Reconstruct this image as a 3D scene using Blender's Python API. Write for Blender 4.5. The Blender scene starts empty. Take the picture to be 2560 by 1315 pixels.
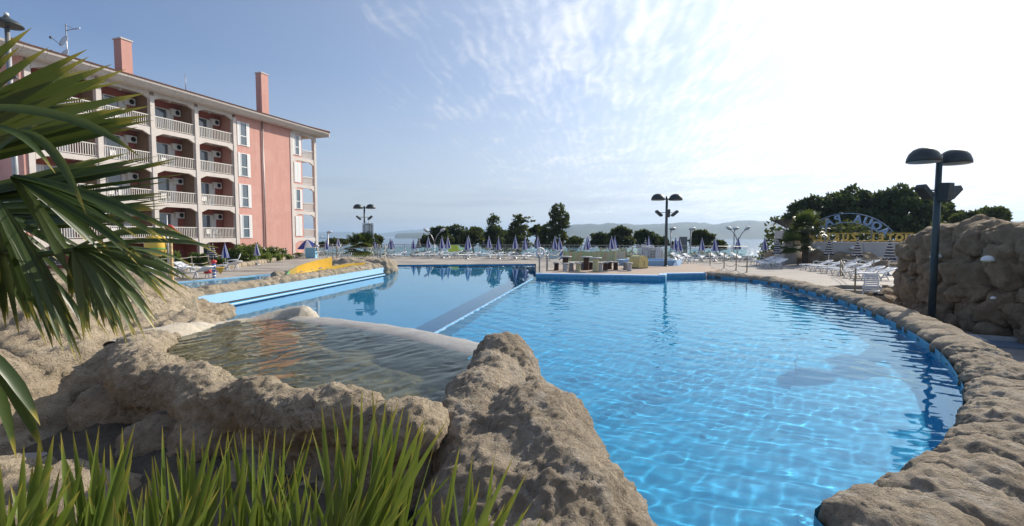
import bpy, bmesh, math, random
import numpy as np
from mathutils import Vector, Matrix, geometry
R = math.radians
random.seed(7); rng = np.random.default_rng(7)
scn = bpy.context.scene; COL = scn.collection
# ------------------------------------------------ camera, world, sun, exposure
F = 1200.0; CX = 1280.0; CY = 657.5; CAMZ = 2.35
PITCH = math.atan((CY-588.0)/F)
cam = bpy.data.cameras.new('camera'); camo = bpy.data.objects.new('camera', cam); COL.objects.link(camo)
cam.sensor_width = 36.0; cam.lens = 36.0*F/2560.0; cam.clip_start = .05; cam.clip_end = 30000
camo.location = (0, 0, CAMZ); camo.rotation_euler = (math.pi/2-PITCH, 0, 0)
scn.camera = camo
SUN_AZ, SUN_EL = R(50), R(30)
sl = bpy.data.lights.new('sun', 'SUN'); so = bpy.data.objects.new('sun', sl); COL.objects.link(so)
sl.energy = 4.6; sl.angle = R(.55); sl.color = (1, .925, .80)
SDIR = Vector((math.sin(SUN_AZ)*math.cos(SUN_EL), math.cos(SUN_AZ)*math.cos(SUN_EL), math.sin(SUN_EL)))
so.rotation_euler = SDIR.to_track_quat('Z', 'Y').to_euler()
scn.view_settings.view_transform = 'Standard'; scn.view_settings.look = 'None'
scn.view_settings.gamma = 1; scn.view_settings.use_curve_mapping = False
scn.view_settings.exposure = 0.25

class NT:
    def __init__(s, tree): s.t = tree; s.n = tree.nodes; s.l = tree.links
    def node(s, ty, **kw):
        n = s.n.new(ty)
        for k, v in kw.items():
            if k[0] == 'i' and k[1:].isdigit(): s.put(n.inputs[int(k[1:])], v)
            elif k.startswith('in_'): s.put(n.inputs[k[3:].replace('_', ' ')], v)
            else: setattr(n, k, v)
        return n
    def put(s, inp, v):
        if isinstance(v, bpy.types.NodeSocket): s.l.new(v, inp)
        elif isinstance(v, bpy.types.Node): s.l.new(v.outputs[0], inp)
        else:
            if isinstance(v, (tuple, list)) and len(v) == 3 and hasattr(inp.default_value, '__len__') and len(inp.default_value) == 4: v = (*v, 1)
            inp.default_value = v
    def math(s, op, a, b=0.0, c=0.0, clamp=False): return s.node('ShaderNodeMath', operation=op, i0=a, i1=b, i2=c, use_clamp=clamp).outputs[0]
    def mix(s, f, a, b, bt='MIX'):
        n = s.n.new('ShaderNodeMix'); n.data_type = 'RGBA'; n.blend_type = bt
        s.put(n.inputs[0], f); s.put(n.inputs[6], a); s.put(n.inputs[7], b); return n.outputs[2]
    def noise(s, vec, scale, detail=4, rough=.55, dist=0): return s.node('ShaderNodeTexNoise', in_Vector=vec, in_Scale=scale, in_Detail=detail, in_Roughness=rough, in_Distortion=dist).outputs[0]
    def ramp(s, f, stops, interp='LINEAR'):
        n = s.n.new('ShaderNodeValToRGB'); s.put(n.inputs[0], f); e = n.color_ramp.elements; n.color_ramp.interpolation = interp
        while len(e) < len(stops): e.new(.5)
        for el, (p, c) in zip(e, stops):
            el.position = p; el.color = (c, c, c, 1) if isinstance(c, (int, float)) else (*c, 1)
        return n.outputs[0]

wd = bpy.data.worlds.new('World'); scn.world = wd; wd.use_nodes = True
w = NT(wd.node_tree); w.n.clear()
tc = w.node('ShaderNodeTexCoord'); DIRV = tc.outputs[0]
sky = w.node('ShaderNodeTexSky', sky_type='NISHITA', sun_disc=False, sun_elevation=SUN_EL, sun_rotation=SUN_AZ, air_density=1.0, dust_density=1.2, ozone_density=1.6, altitude=20)
sx = w.node('ShaderNodeSeparateXYZ', in_Vector=DIRV)
# high cloud sheet: the direction is projected on a plane overhead
zz = w.math('MAXIMUM', w.math('ADD', sx.outputs[2], .06), .03)
px_ = w.math('DIVIDE', sx.outputs[0], zz); py_ = w.math('DIVIDE', sx.outputs[1], zz)
cv = w.node('ShaderNodeCombineXYZ', i0=px_, i1=py_, i2=0.0)
mp = w.node('ShaderNodeMapping', in_Vector=cv, in_Rotation=(0, 0, R(24)), in_Scale=(1.0, .45, 1))
small = w.noise(mp.outputs[0], 5.5, 8, .62, .6)
ripple = w.node('ShaderNodeTexWave', in_Vector=mp.outputs[0], in_Scale=4.6, in_Distortion=7.0, in_Detail=3.0, in_Detail_Scale=1.6).outputs[1]
big = w.noise(cv, .62, 3, .5, .3)
sd = w.node('ShaderNodeVectorMath', operation='DOT_PRODUCT', i0=DIRV, i1=tuple(SDIR)).outputs[1]
near = w.node('ShaderNodeMapRange', in_Value=sd, in_From_Min=.30, in_From_Max=.85, in_To_Min=-.13, in_To_Max=.17).outputs[0]
cov = w.math('ADD', w.math('ADD', w.math('MULTIPLY', small, .72), w.math('MULTIPLY', big, .62)), w.math('ADD', w.math('MULTIPLY', ripple, .07), near))
cm = w.node('ShaderNodeMapRange', in_Value=cov, in_From_Min=.70, in_From_Max=1.18, interpolation_type='SMOOTHSTEP').outputs[0]
# flat grey-blue bands low in the sky
bv = w.node('ShaderNodeMapping', in_Vector=DIRV, in_Scale=(1.6, 1.6, 17)).outputs[0]
band = w.node('ShaderNodeMapRange', in_Value=w.noise(bv, 1.5, 6, .55, .3), in_From_Min=.50, in_From_Max=.72).outputs[0]
lowm = w.node('ShaderNodeMapRange', in_Value=sx.outputs[2], in_From_Min=.30, in_From_Max=.06).outputs[0]
glow = w.math('POWER', w.math('MAXIMUM', sd, 0.0), 3.5)
cbr = w.math('MULTIPLY_ADD', glow, 11.0, 8.0)
ccol = w.node('ShaderNodeCombineXYZ', i0=w.math('MULTIPLY', cbr, 1.18), i1=w.math('MULTIPLY', cbr, 1.20), i2=w.math('MULTIPLY', cbr, 1.24))
skyb = w.mix(1.0, sky, (1.38, 1.50, 1.76), 'MULTIPLY')
veil = w.node('ShaderNodeCombineXYZ', i0=w.math('MULTIPLY', cbr, .82), i1=w.math('MULTIPLY', cbr, .92), i2=w.math('MULTIPLY', cbr, 1.06))
vf = w.node('ShaderNodeMapRange', in_Value=sd, in_From_Min=.14, in_From_Max=.92, in_To_Min=.07, in_To_Max=.52).outputs[0]
s2 = w.mix(w.math('ADD', w.math('MULTIPLY', lowm, .48), vf, clamp=True), skyb, veil)
s3 = w.mix(w.math('MULTIPLY', cm, .95), s2, ccol)
gb = w.node('ShaderNodeCombineXYZ', i0=w.math('MULTIPLY', cbr, .54), i1=w.math('MULTIPLY', cbr, .64), i2=w.math('MULTIPLY', cbr, .82))
s4 = w.mix(w.math('MULTIPLY', w.math('MULTIPLY', band, lowm), .55), s3, gb)
bg = w.node('ShaderNodeBackground', in_Color=s4, in_Strength=.068)
w.l.new(bg.outputs[0], w.node('ShaderNodeOutputWorld').inputs[0])

cyc = scn.cycles
cyc.max_bounces = 9; cyc.transparent_max_bounces = 24; cyc.transmission_bounces = 8; cyc.glossy_bounces = 4; cyc.diffuse_bounces = 3
cyc.volume_bounces = 0; cyc.sample_clamp_indirect = 6; cyc.use_denoising = True
cyc.caustics_reflective = False; cyc.use_adaptive_sampling = True; cyc.adaptive_threshold = .01

# ------------------------------------------------ pixel <-> world helpers (photo pixels)
FW = Vector((0, math.cos(PITCH), -math.sin(PITCH))); UP = Vector((0, math.sin(PITCH), math.cos(PITCH)))
def ray(px, py): return FW + Vector(((px-CX)/F, 0, 0)) + UP*((CY-py)/F)
def at(px, py, z=0.0):
    d = ray(px, py); k = (z-CAMZ)/d.z; return Vector((d.x*k, d.y*k, z))
def atD(px, py, D):
    d = ray(px, py); k = D/d.y; return Vector((d.x*k, D, CAMZ+d.z*k))

# ------------------------------------------------ materials
def mat(name, col, rough=.7, metal=0, bump=0, bscale=20, var=0, vscale=3, spec=.5, **kw):
    m = bpy.data.materials.new(name); m.use_nodes = True; t = NT(m.node_tree)
    b = t.n['Principled BSDF']
    b.inputs['Roughness'].default_value = rough; b.inputs['Metallic'].default_value = metal
    b.inputs['Specular IOR Level'].default_value = spec
    tcd = t.node('ShaderNodeTexCoord').outputs[3]
    c = (*col, 1)
    if var:
        n = t.noise(tcd, vscale, 6, .62)
        c = t.mix(t.ramp(n, [(.3, 0.), (.72, 1.)]), tuple(x*(1-var) for x in col), tuple(min(1, x*(1+var*.8)) for x in col))
    t.put(b.inputs['Base Color'], c)
    if bump:
        bn = t.node('ShaderNodeBump', in_Strength=bump, in_Distance=.02, in_Height=t.noise(tcd, bscale, 8, .65))
        t.put(b.inputs['Normal'], bn)
    for k, v in kw.items(): t.put(b.inputs[k.replace('_', ' ')], v)
    return m
def rockmat(name, c1, c2, c3, scale=1.0, bump=.8, fine=1.0, wet=False):
    m = bpy.data.materials.new(name); m.use_nodes = True; t = NT(m.node_tree); b = t.n['Principled BSDF']
    b.inputs['Roughness'].default_value = .92; b.inputs['Specular IOR Level'].default_value = .25
    g = t.node('ShaderNodeNewGeometry').outputs[0]
    n1 = t.noise(g, .9*scale, 8, .65, .4); n2 = t.noise(g, 7*scale, 8, .7); n3 = t.noise(g, 46*scale*fine, 5, .7)
    n4 = t.noise(g, 17*scale*fine, 6, .72, .6)
    c = t.mix(t.ramp(n1, [(.36, 0.), (.64, 1.)]), c1, c2)
    c = t.mix(t.ramp(n2, [(.40, 0.), (.70, .8)]), c, c3)
    pits = t.ramp(n3, [(.32, .55), (.45, 1.)])
    c = t.mix(1.0, c, pits, 'MULTIPLY')
    vo = t.node('ShaderNodeTexVoronoi', in_Vector=t.node('ShaderNodeVectorMath', operation='ADD', i0=g, i1=t.node('ShaderNodeTexNoise', in_Vector=g, in_Scale=6*scale).outputs[1]).outputs[0], in_Scale=2.1*scale, feature='DISTANCE_TO_EDGE').outputs[0]
    crk = t.ramp(vo, [(.0, 0.), (.022, 1.)]); cmsk = t.ramp(t.noise(g, .7*scale, 3), [(.5, 1.), (.6, 0.)]); crk = t.math('MAXIMUM', crk, cmsk)
    c = t.mix(t.math('MULTIPLY_ADD', crk, -.55, .55), c, tuple(x*.3 for x in c3))
    if wet:
        sz = t.node('ShaderNodeSeparateXYZ', in_Vector=g).outputs[2]; zz = t.math('ADD', sz, t.math('MULTIPLY', n2, .16))
        c = t.mix(t.ramp(zz, [(.16, .75), (.26, 0.)]), c, (.075, .07, .05))
        st = t.ramp(t.noise(t.node('ShaderNodeMapping', in_Vector=g, in_Scale=(2.2, 2.2, .35)).outputs[0], 2.0, 5, .6), [(.52, 0.), (.66, .5)]); c = t.mix(st, c, (.52, .48, .42))
    t.put(b.inputs['Base Color'], c)
    h = t.math('ADD', t.math('MULTIPLY', n2, .8), t.math('ADD', t.math('MULTIPLY', n4, .75), t.math('MULTIPLY', n3, .42)))
    h = t.math('ADD', h, t.math('MULTIPLY', crk, .35))
    t.put(b.inputs['Normal'], t.node('ShaderNodeBump', in_Strength=bump, in_Distance=.07/scale, in_Height=h))
    return m

# ------------------------------------------------ mesh builder
class MB:
    def __init__(s): s.v = []; s.f = []; s.sm = []; s.mi = []; s.cur = 0
    def add(s, vs, fs, smooth=False):
        o = len(s.v); s.v += [tuple(v) for v in vs]; s.f += [tuple(i+o for i in f) for f in fs]
        s.sm += [smooth]*len(fs); s.mi += [s.cur]*len(fs); return s
    def box(s, c, d, rz=0, M=None, bev=0):
        x, y, z = d[0]/2, d[1]/2, d[2]/2
        if bev:
            e = bev; vs = []
            for Z, k in ((-z, e), (-z+e, 0), (z-e, 0), (z, e)):
                vs += [(-x+k, -y+k, Z), (x-k, -y+k, Z), (x-k, y-k, Z), (-x+k, y-k, Z)]
            fs = [(3, 2, 1, 0), (12, 13, 14, 15)]
            for r in range(3):
                for i in range(4): fs.append((r*4+i, r*4+(i+1) % 4, r*4+4+(i+1) % 4, r*4+4+i))
        else:
            vs = [(-x, -y, -z), (x, -y, -z), (x, y, -z), (-x, y, -z), (-x, -y, z), (x, -y, z), (x, y, z), (-x, y, z)]
            fs = [(3, 2, 1, 0), (4, 5, 6, 7), (0, 1, 5, 4), (1, 2, 6, 5), (2, 3, 7, 6), (3, 0, 4, 7)]
        T = Matrix.Translation(Vector(c)) @ (M if M is not None else Matrix.Rotation(rz, 4, 'Z'))
        return s.add([T @ Vector(v) for v in vs], fs)
    def bb(s, x0, x1, y0, y1, z0, z1, bev=0): return s.box(((x0+x1)/2, (y0+y1)/2, (z0+z1)/2), (abs(x1-x0), abs(y1-y0), abs(z1-z0)), bev=bev)
    def tube(s, pts, r, n=8, cap=True):
        pts = [Vector(p) for p in pts]; rs = r if isinstance(r, (list, tuple)) else [r]*len(pts)
        vs = []; prev = None
        for i, p in enumerate(pts):
            d = (pts[min(i+1, len(pts)-1)]-pts[max(i-1, 0)]).normalized()
            if prev is None:
                a = Vector((0, 0, 1)) if abs(d.z) < .9 else Vector((1, 0, 0)); u = d.cross(a).normalized()
            else:
                u = (prev-d*prev.dot(d)); u = u.normalized() if u.length > 1e-6 else d.orthogonal().normalized()
            prev = u; v = d.cross(u)
            for k in range(n):
                a = 2*math.pi*k/n; vs.append(p+(u*math.cos(a)+v*math.sin(a))*rs[i])
        fs = []
        for i in range(len(pts)-1):
            for k in range(n): fs.append((i*n+k, i*n+(k+1) % n, (i+1)*n+(k+1) % n, (i+1)*n+k))
        s.add(vs, fs, n > 5)
        if cap:
            m = len(vs); o = len(s.v)-m
            s.f.append(tuple(o+k for k in range(n))[::-1]); s.f.append(tuple(o+m-n+k for k in range(n))); s.sm += [False]*2; s.mi += [s.cur]*2
        return s
    def lathe(s, prof, n=16, c=(0, 0, 0), M=None, smooth=True, close=True):
        vs = []
        for (r, z) in prof:
            for k in range(n):
                a = 2*math.pi*k/n; vs.append(Vector((r*math.cos(a), r*math.sin(a), z)))
        T = Matrix.Translation(Vector(c)) @ (M if M is not None else Matrix.Identity(4))
        fs = []
        for i in range(len(prof)-1):
            for k in range(n): fs.append((i*n+k, i*n+(k+1) % n, (i+1)*n+(k+1) % n, (i+1)*n+k))
        s.add([T @ v for v in vs], fs, smooth)
        if close:
            o = len(s.v)-len(vs); L = len(vs)
            s.f.append(tuple(o+k for k in range(n))[::-1]); s.f.append(tuple(o+L-n+k for k in range(n))); s.sm += [False]*2; s.mi += [s.cur]*2
        return s
    def prism(s, poly, z0, z1, M=None):
        n = len(poly); vs = [(x, y, z0) for x, y in poly]+[(x, y, z1) for x, y in poly]
        if M is not None: vs = [M @ Vector(v) for v in vs]
        fs = [tuple(range(n))[::-1], tuple(range(n, 2*n))]+[(i, (i+1) % n, n+(i+1) % n, n+i) for i in range(n)]
        return s.add(vs, fs)
    def build(s, name, m=None, parent=None, loc=None, rz=0):
        me = bpy.data.meshes.new(name); me.from_pydata(s.v, [], s.f)
        for mm in (m if isinstance(m, (list, tuple)) else [m]):
            if mm: me.materials.append(mm)
        me.polygons.foreach_set('use_smooth', s.sm)
        if any(s.mi): me.polygons.foreach_set('material_index', s.mi)
        me.update()
        return link(name, me, parent, loc, rz)
def link(name, me, parent=None, loc=None, rz=0):
    o = bpy.data.objects.new(name, me); COL.objects.link(o)
    if parent is not None: o.parent = parent
    if loc is not None: o.location = loc
    if rz: o.rotation_euler = (0, 0, rz)
    return o
def npmesh(name, V, Fc, m=None, parent=None, smooth=True):
    me = bpy.data.meshes.new(name); V = np.asarray(V, dtype=np.float32); Fc = np.asarray(Fc, dtype=np.int32)
    k = Fc.shape[1]
    me.vertices.add(len(V)); me.vertices.foreach_set('co', V.ravel())
    me.loops.add(Fc.size); me.loops.foreach_set('vertex_index', Fc.ravel())
    me.polygons.add(len(Fc)); me.polygons.foreach_set('loop_start', np.arange(0, Fc.size, k, dtype=np.int32))
    me.update(calc_edges=True); me.validate()
    me.polygons.foreach_set('use_smooth', [smooth]*len(me.polygons))
    if m: me.materials.append(m)
    return link(name, me, parent)
def empty(name, label, cat, loc=(0, 0, 0), rz=0, group=None):
    o = bpy.data.objects.new(name, None); COL.objects.link(o); o.location = loc; o.rotation_euler = (0, 0, rz); o.empty_display_size = .1
    return tag(o, label, cat, group)
def tag(o, label=None, cat=None, group=None, kind=None):
    if label: o['label'] = label
    if cat: o['category'] = cat
    if group: o['group'] = group
    if kind: o['kind'] = kind
    return o
def kids(o): return [c for c in bpy.data.objects if c.parent == o]
def dup(root, loc, rz=0, label=None, scale=None, group=None):
    def cp(o, par):
        c = o.copy(); COL.objects.link(c); c.parent = par
        for ch in TREE.get(o.name, ()): cp(ch, c)
        return c
    TREE = {}
    stack = [root]
    while stack:
        o = stack.pop(); ch = list(o.children); TREE[o.name] = ch; stack += ch
    c = cp(root, None); c.location = loc; c.rotation_euler = (0, 0, rz)
    if label: c['label'] = label
    if group: c['group'] = group
    if scale: c.scale = (scale,)*3 if not isinstance(scale, tuple) else scale
    return c

# vectorised gradient noise
_perm = np.random.default_rng(3).permutation(512).astype(np.int64); _perm = np.concatenate([_perm, _perm, _perm])
_gr = np.random.default_rng(4).normal(size=(512, 3)); _gr /= np.linalg.norm(_gr, axis=1)[:, None]
def pn(P):
    P = np.asarray(P, dtype=np.float64); i = np.floor(P).astype(np.int64); f = P-i; i &= 255
    u = f*f*f*(f*(f*6-15)+10); out = 0
    for dx in (0, 1):
        for dy in (0, 1):
            for dz in (0, 1):
                h = _perm[_perm[_perm[(i[:, 0]+dx) & 511]+((i[:, 1]+dy) & 511)]+((i[:, 2]+dz) & 511)]
                g = _gr[h]; d = (f[:, 0]-dx)*g[:, 0]+(f[:, 1]-dy)*g[:, 1]+(f[:, 2]-dz)*g[:, 2]
                wx = u[:, 0] if dx else 1-u[:, 0]; wy = u[:, 1] if dy else 1-u[:, 1]; wz = u[:, 2] if dz else 1-u[:, 2]
                out = out+d*wx*wy*wz
    return out*1.6
def fbm(P, sc, oct=4, gain=.5):
    P = np.asarray(P)*sc; a = 1.; r = 0
    for k in range(oct): r = r+a*pn(P+17.3*k); P = P*2.03; a *= gain
    return r
# ------------------------------------------------ pools, deck, terrain, sea
ZR, ZL, ZK = .05, -.08, -.05            # water levels: right pool, left pool, children's pool
ZP, ZW = .22, -.50                      # bar platform, lower walkway
def groundmat(name, c1, c2, c3, sc=1.0, rough=.85, bump=.3, wetp=False):
    m = bpy.data.materials.new(name); m.use_nodes = True; t = NT(m.node_tree); b = t.n['Principled BSDF']
    g = t.node('ShaderNodeNewGeometry').outputs[0]
    gs = t.node('ShaderNodeMapping', in_Vector=g, in_Scale=(.35, 1, 1), in_Rotation=(0, 0, R(20))).outputs[0]
    c = t.mix(t.ramp(t.noise(gs, .8*sc, 7, .62, .5), [(.35, 0.), (.65, 1.)]), c1, c2)
    c = t.mix(t.ramp(t.noise(g, 5*sc, 8, .7), [(.42, 0.), (.7, .7)]), c, c3)
    if wetp:
        wf = t.ramp(t.noise(t.node('ShaderNodeMapping', in_Vector=g, in_Scale=(.5, 1.3, 1)).outputs[0], .55, 4, .55, .8), [(.53, 0.), (.60, 1.)])
        c = t.mix(wf, c, tuple(x*.62 for x in c1)); rough = t.math('MULTIPLY_ADD', wf, -.3, rough)
    t.put(b.inputs['Base Color'], c); t.put(b.inputs['Roughness'], rough); b.inputs['Specular IOR Level'].default_value = .3
    t.put(b.inputs['Normal'], t.node('ShaderNodeBump', in_Strength=bump, in_Distance=.01, in_Height=t.noise(g, 40*sc, 6, .7))); return m
def poolmat(name, c1, c2, tile=0, joint=(.3, .4, .5), tc=1.0):
    m = bpy.data.materials.new(name); m.use_nodes = True; t = NT(m.node_tree); b = t.n['Principled BSDF']
    g = t.node('ShaderNodeNewGeometry').outputs[0]
    b.inputs['Roughness'].default_value = .55
    if tile:
        v = t.node('ShaderNodeTexVoronoi', in_Vector=g, in_Scale=1/tile, feature='F1', distance='CHEBYCHEV', in_Randomness=0.0)
        c = t.mix(v.outputs[1], c1, c2)
        c = t.mix(t.ramp(v.outputs[0], [(.44, 0.), (.47, 1.)]), c, joint)
    else: c = t.mix(t.ramp(t.noise(g, 1.1, 7, .6), [(.33, 0.), (.67, 1.)]), c1, c2)
    t.put(b.inputs['Base Color'], c); return m
def watermat(name, tint=(.86, .97, 1), rough=0.0):
    m = bpy.data.materials.new(name); m.use_nodes = True; t = NT(m.node_tree); t.n.clear()
    gl = t.node('ShaderNodeBsdfGlass', in_Color=tint, in_IOR=1.333, in_Roughness=rough)
    t.l.new(gl.outputs[0], t.node('ShaderNodeOutputMaterial').inputs[0]); return m
M_floor = poolmat('pool_paint', (.008, .39, .74), (.014, .45, .80))
M_floorL = poolmat('pool_paint_left', (.03, .34, .62), (.05, .40, .70))
M_wallb = mat('pale_blue_paint', (.36, .60, .82), .6, var=.05, vscale=.7)
M_lip = mat('white_lip_paint', (.62, .80, .90), .5)
M_mos = poolmat('blue_mosaic', (.05, .27, .44), (.12, .42, .58), tile=.07, joint=(.22, .42, .54))
M_cope = mat('coping_blue', (.46, .68, .90), .55, var=.08)
M_water = watermat('pool_water', (.74, .965, 1))
M_deck = groundmat('deck_concrete', (.37, .325, .28), (.46, .41, .355), (.33, .29, .245), wetp=True)
M_plat = groundmat('platform_tiles', (.42, .32, .25), (.48, .38, .30), (.36, .28, .22), 1.4)
M_walk = groundmat('walkway_concrete', (.30, .27, .24), (.36, .33, .30), (.24, .22, .20))
M_soil = groundmat('dark_soil', (.10, .08, .055), (.15, .12, .085), (.06, .05, .035), 3, bump=1.0)

def pip(poly, X, Y):
    ins = np.zeros(X.shape, bool); n = len(poly); j = n-1
    for i in range(n):
        xi, yi = poly[i]; xj, yj = poly[j]
        c = ((yi > Y) != (yj > Y)) & (X < (xj-xi)*(Y-yi)/((yj-yi) or 1e-9)+xi)
        ins ^= c; j = i
    return ins
def waves(X, Y, amp, seed):
    r = np.random.default_rng(seed); Z = np.zeros_like(X)
    warp = fbm(np.stack([X, Y, 0*X+seed], 1), .45, 2)
    for k in range(48):
        L = .125*math.exp(r.uniform(0, 1.85)); a = r.normal(R(84), .62); kx, ky = math.cos(a)*2*math.pi/L, math.sin(a)*2*math.pi/L
        A = .0010*L**.97*r.uniform(.5, 1.3); Z += A*np.sin(kx*X+ky*Y+r.uniform(0, 6.28)+warp*2.3*math.sqrt(.5/L))
    return Z*amp*(1+.55*fbm(np.stack([X, Y, 0*X+9], 1), .22, 2))
def watermesh(name, poly, z, m, amp, seed, y0, y1, step0=.032, stepk=.0036, dx=.038):
    ys = [y0]
    while ys[-1] < y1: ys.append(ys[-1]+max(step0, stepk*ys[-1]))
    xs0 = min(p[0] for p in poly)-.1; xs1 = max(p[0] for p in poly)+.1
    xs = np.linspace(xs0, xs1, int((xs1-xs0)/dx))
    X, Y = np.meshgrid(xs, np.array(ys)); sh = X.shape; x = X.ravel(); y = Y.ravel()
    zz = z+waves(x, y, amp, seed)
    idx = np.arange(x.size).reshape(sh)
    cxm = (X[:-1, :-1]+X[1:, 1:])/2; cym = (Y[:-1, :-1]+Y[1:, 1:])/2
    ok = pip(poly, cxm, cym)
    q = np.stack([idx[:-1, :-1], idx[:-1, 1:], idx[1:, 1:], idx[1:, :-1]], -1)[ok]
    used = np.unique(q); rm = -np.ones(x.size, int); rm[used] = np.arange(used.size)
    return npmesh(name, np.stack([x, y, zz], 1)[used], rm[q], m)
def flat(name, outer, holes, z, m, parent=None):
    loops = [[Vector((p[0], p[1], 0)) for p in outer]]+[[Vector((p[0], p[1], 0)) for p in h] for h in holes]
    tri = geometry.tessellate_polygon(loops); vs = [(v.x, v.y, z) for l in loops for v in l]
    fs = []
    for a, b, c in tri:
        A, B, C_ = (Vector(vs[i]) for i in (a, b, c))
        fs.append((a, b, c) if (B-A).cross(C_-A).z > 0 else (a, c, b))
    return MB().add(vs, fs).build(name, m, parent)
def xy(px, py, z): v = at(px, py, z); return (v.x, v.y)
def spline(pts, n):
    out = []
    P = [np.array(p, float) for p in pts]; P = [2*P[0]-P[1]]+P+[2*P[-1]-P[-2]]
    for i in range(1, len(P)-2):
        for k in range(n):
            t = k/n; out.append(tuple(.5*((2*P[i])+(P[i+1]-P[i-1])*t+(2*P[i-1]-5*P[i]+4*P[i+1]-P[i+2])*t*t+(3*P[i]-P[i-1]-3*P[i+1]+P[i+2])*t**3)))
    out.append(tuple(P[-2])); return out

A_ = xy(1340, 692, ZR); B_ = xy(1665, 700, ZR); B2_ = xy(1668, 693, ZR); C_ = xy(1758, 691, ZR)
CURVE = spline([C_, xy(1900, 705, ZR), xy(2060, 742, ZR), xy(2200, 795, ZR), xy(2330, 872, ZR), xy(2400, 955, ZR), xy(2412, 1010, ZR), xy(2385, 1090, ZR), xy(2310, 1165, ZR), xy(2180, 1240, ZR), xy(2040, 1300, ZR), (2.35, 3.3), (1.9, 2.6)], 6)
E1 = xy(1095, 830, ZR); dE = (Vector(E1)-Vector(A_)).normalized(); E2 = tuple(Vector(E1)+dE*4.2)
RPOOL = [A_, B_, B2_]+CURVE+[(-.6, 2.6), (-3.0, 4.5), E2, E1]
W0 = Vector((-10.15, 15.0)); W1 = Vector((-7.78, 30.0)); WD = (W1-W0).normalized(); WN = Vector((WD.y, -WD.x))
FL = xy(972, 664.5, ZL); FR = xy(1340, 662, ZL)
LPOOL = [tuple(A_), (FR[0]-.1, FR[1]), FL, (W1.x, W1.y), (W0.x, W0.y), tuple(W0-WD*4), (-7, 10.0), E2, E1]
KPOOL = [xy(250, 724, ZK), xy(430, 708, ZK), xy(560, 697, ZK), xy(640, 689.5, ZK), xy(700, 685, ZK), tuple(W0+WD*10.5-WN*.9), tuple(W0-WN*.75), tuple(W0-WN*1.4-WD*4)]
def wallring(mb, poly, z0, z1):
    n = len(poly)
    for i in range(n):
        a, b = poly[i], poly[(i+1) % n]; mb.add([(a[0], a[1], z0), (b[0], b[1], z0), (b[0], b[1], z1), (a[0], a[1], z1)], [(0, 1, 2, 3)])
ZF = -1.25
fl = flat('pool_floor', RPOOL, [], ZF, M_floor); tag(fl, kind='structure'); fl.cycles.is_caustics_receiver = True
fl = flat('pool_floor', LPOOL, [], ZF-.1, M_floorL); tag(fl, kind='structure'); fl.cycles.is_caustics_receiver = True
mb = MB(); wallring(mb, RPOOL[:-3]+[E2, E1], ZF, ZR+.02); o = mb.build('pool_wall', M_floor); tag(o, kind='structure'); o.cycles.is_caustics_receiver = True
mb = MB(); wallring(mb, LPOOL[:3]+[(-30, 60)][:0]+LPOOL[3:], ZF-.1, ZL+.05); o = mb.build('pool_wall', M_floorL); tag(o, kind='structure')
# overflow edge between the pools
ed = MB(); nE = Vector((-dE.y, dE.x)); nE = nE if nE.x < 0 else -nE
a, b = Vector(A_), Vector(E2)
pts = [(0.06, ZR-.006), (-.0, ZR+.004), (-.10, ZR-.012), (-.16, ZR-.10), (-.55, ZF)]
for k in range(len(pts)-1):
    (o0, z0), (o1, z1) = pts[k], pts[k+1]
    p = [a-nE*o0, b-nE*o0, b-nE*o1, a-nE*o1]; zq = [z0, z0, z1, z1]
    ed.add([(q.x, q.y, zz_) for q, zz_ in zip(p, zq)], [(0, 1, 2, 3)])
M_edge = poolmat('overflow_tile', (.42, .60, .76), (.52, .68, .82), tile=.12, joint=(.22, .36, .52))
o = ed.build('overflow_edge', M_edge); tag(o, kind='structure')
# shallow ledge and steps under the water by the right curb
ledge = spline([xy(2140, 830, -.3), xy(2010, 880, -.3), xy(1985, 960, -.3), xy(1890, 1040, -.3)], 8)+[xy(2050, 1085, -.3), xy(2300, 1180, -.3)]
outer = [p for p in CURVE if 4.6 < p[1] < 13.0]
lp = ledge+[(p[0]+.1, p[1]) for p in outer[::-1]]
M_ledge = poolmat('ledge_paint', (.016, .44, .78), (.022, .49, .83))
o = flat('pool_step', lp, [], -1.15, M_floor)
for i, v in enumerate(o.data.vertices):
    k_ = min(1, max(0, (i-(len(ledge)-9))/5)) if i < len(ledge) else 0
    if i >= len(ledge) and lp[i][1] < 5.6: k_ = 1
    v.co.z = -1.15*(1-k_)+(ZF+.004)*k_
for p_ in o.data.polygons: p_.use_smooth = True
0; tag(o, kind='structure'); o.cycles.is_caustics_receiver = True
mb = MB(); nl = len(lp); low = []
for i, p in enumerate(lp):
    v = Vector((7.2-p[0], 6.0-p[1])) if False else (Vector((4.0, 7.0))-Vector(p[:2])).normalized()*(.12 if i < len(ledge)+1 else 0)
    low.append((p[0]+v.x, p[1]+v.y))
for i in range(len(ledge)-9): mb.add([(*low[i], ZF+.003), (*low[i+1], ZF+.003), (lp[i+1][0], lp[i+1][1], -1.15), (lp[i][0], lp[i][1], -1.15)], [(0, 1, 2, 3)], True)
o = mb.build('pool_step', M_ledge); tag(o, kind='structure'); o.cycles.is_caustics_receiver = True
mb = MB()
for (ax, ay, bx, by) in ((2180, 912, 2290, 932), (2165, 955, 2300, 990), (2135, 1012, 2325, 1065), (2120, 1030, 2330, 1092)):
    p, q = at(ax, ay, -1.14), at(bx, by, -1.14); d = (q-p).normalized(); n = Vector((-d.y, d.x, 0))*.05
    mb.add([p-n, q-n, q+n, p+n], [(0, 1, 2, 3)])
o = mb.build('step_marking', mat('white_stripe', (.85, .85, .82), .5)); tag(o, kind='structure')
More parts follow.
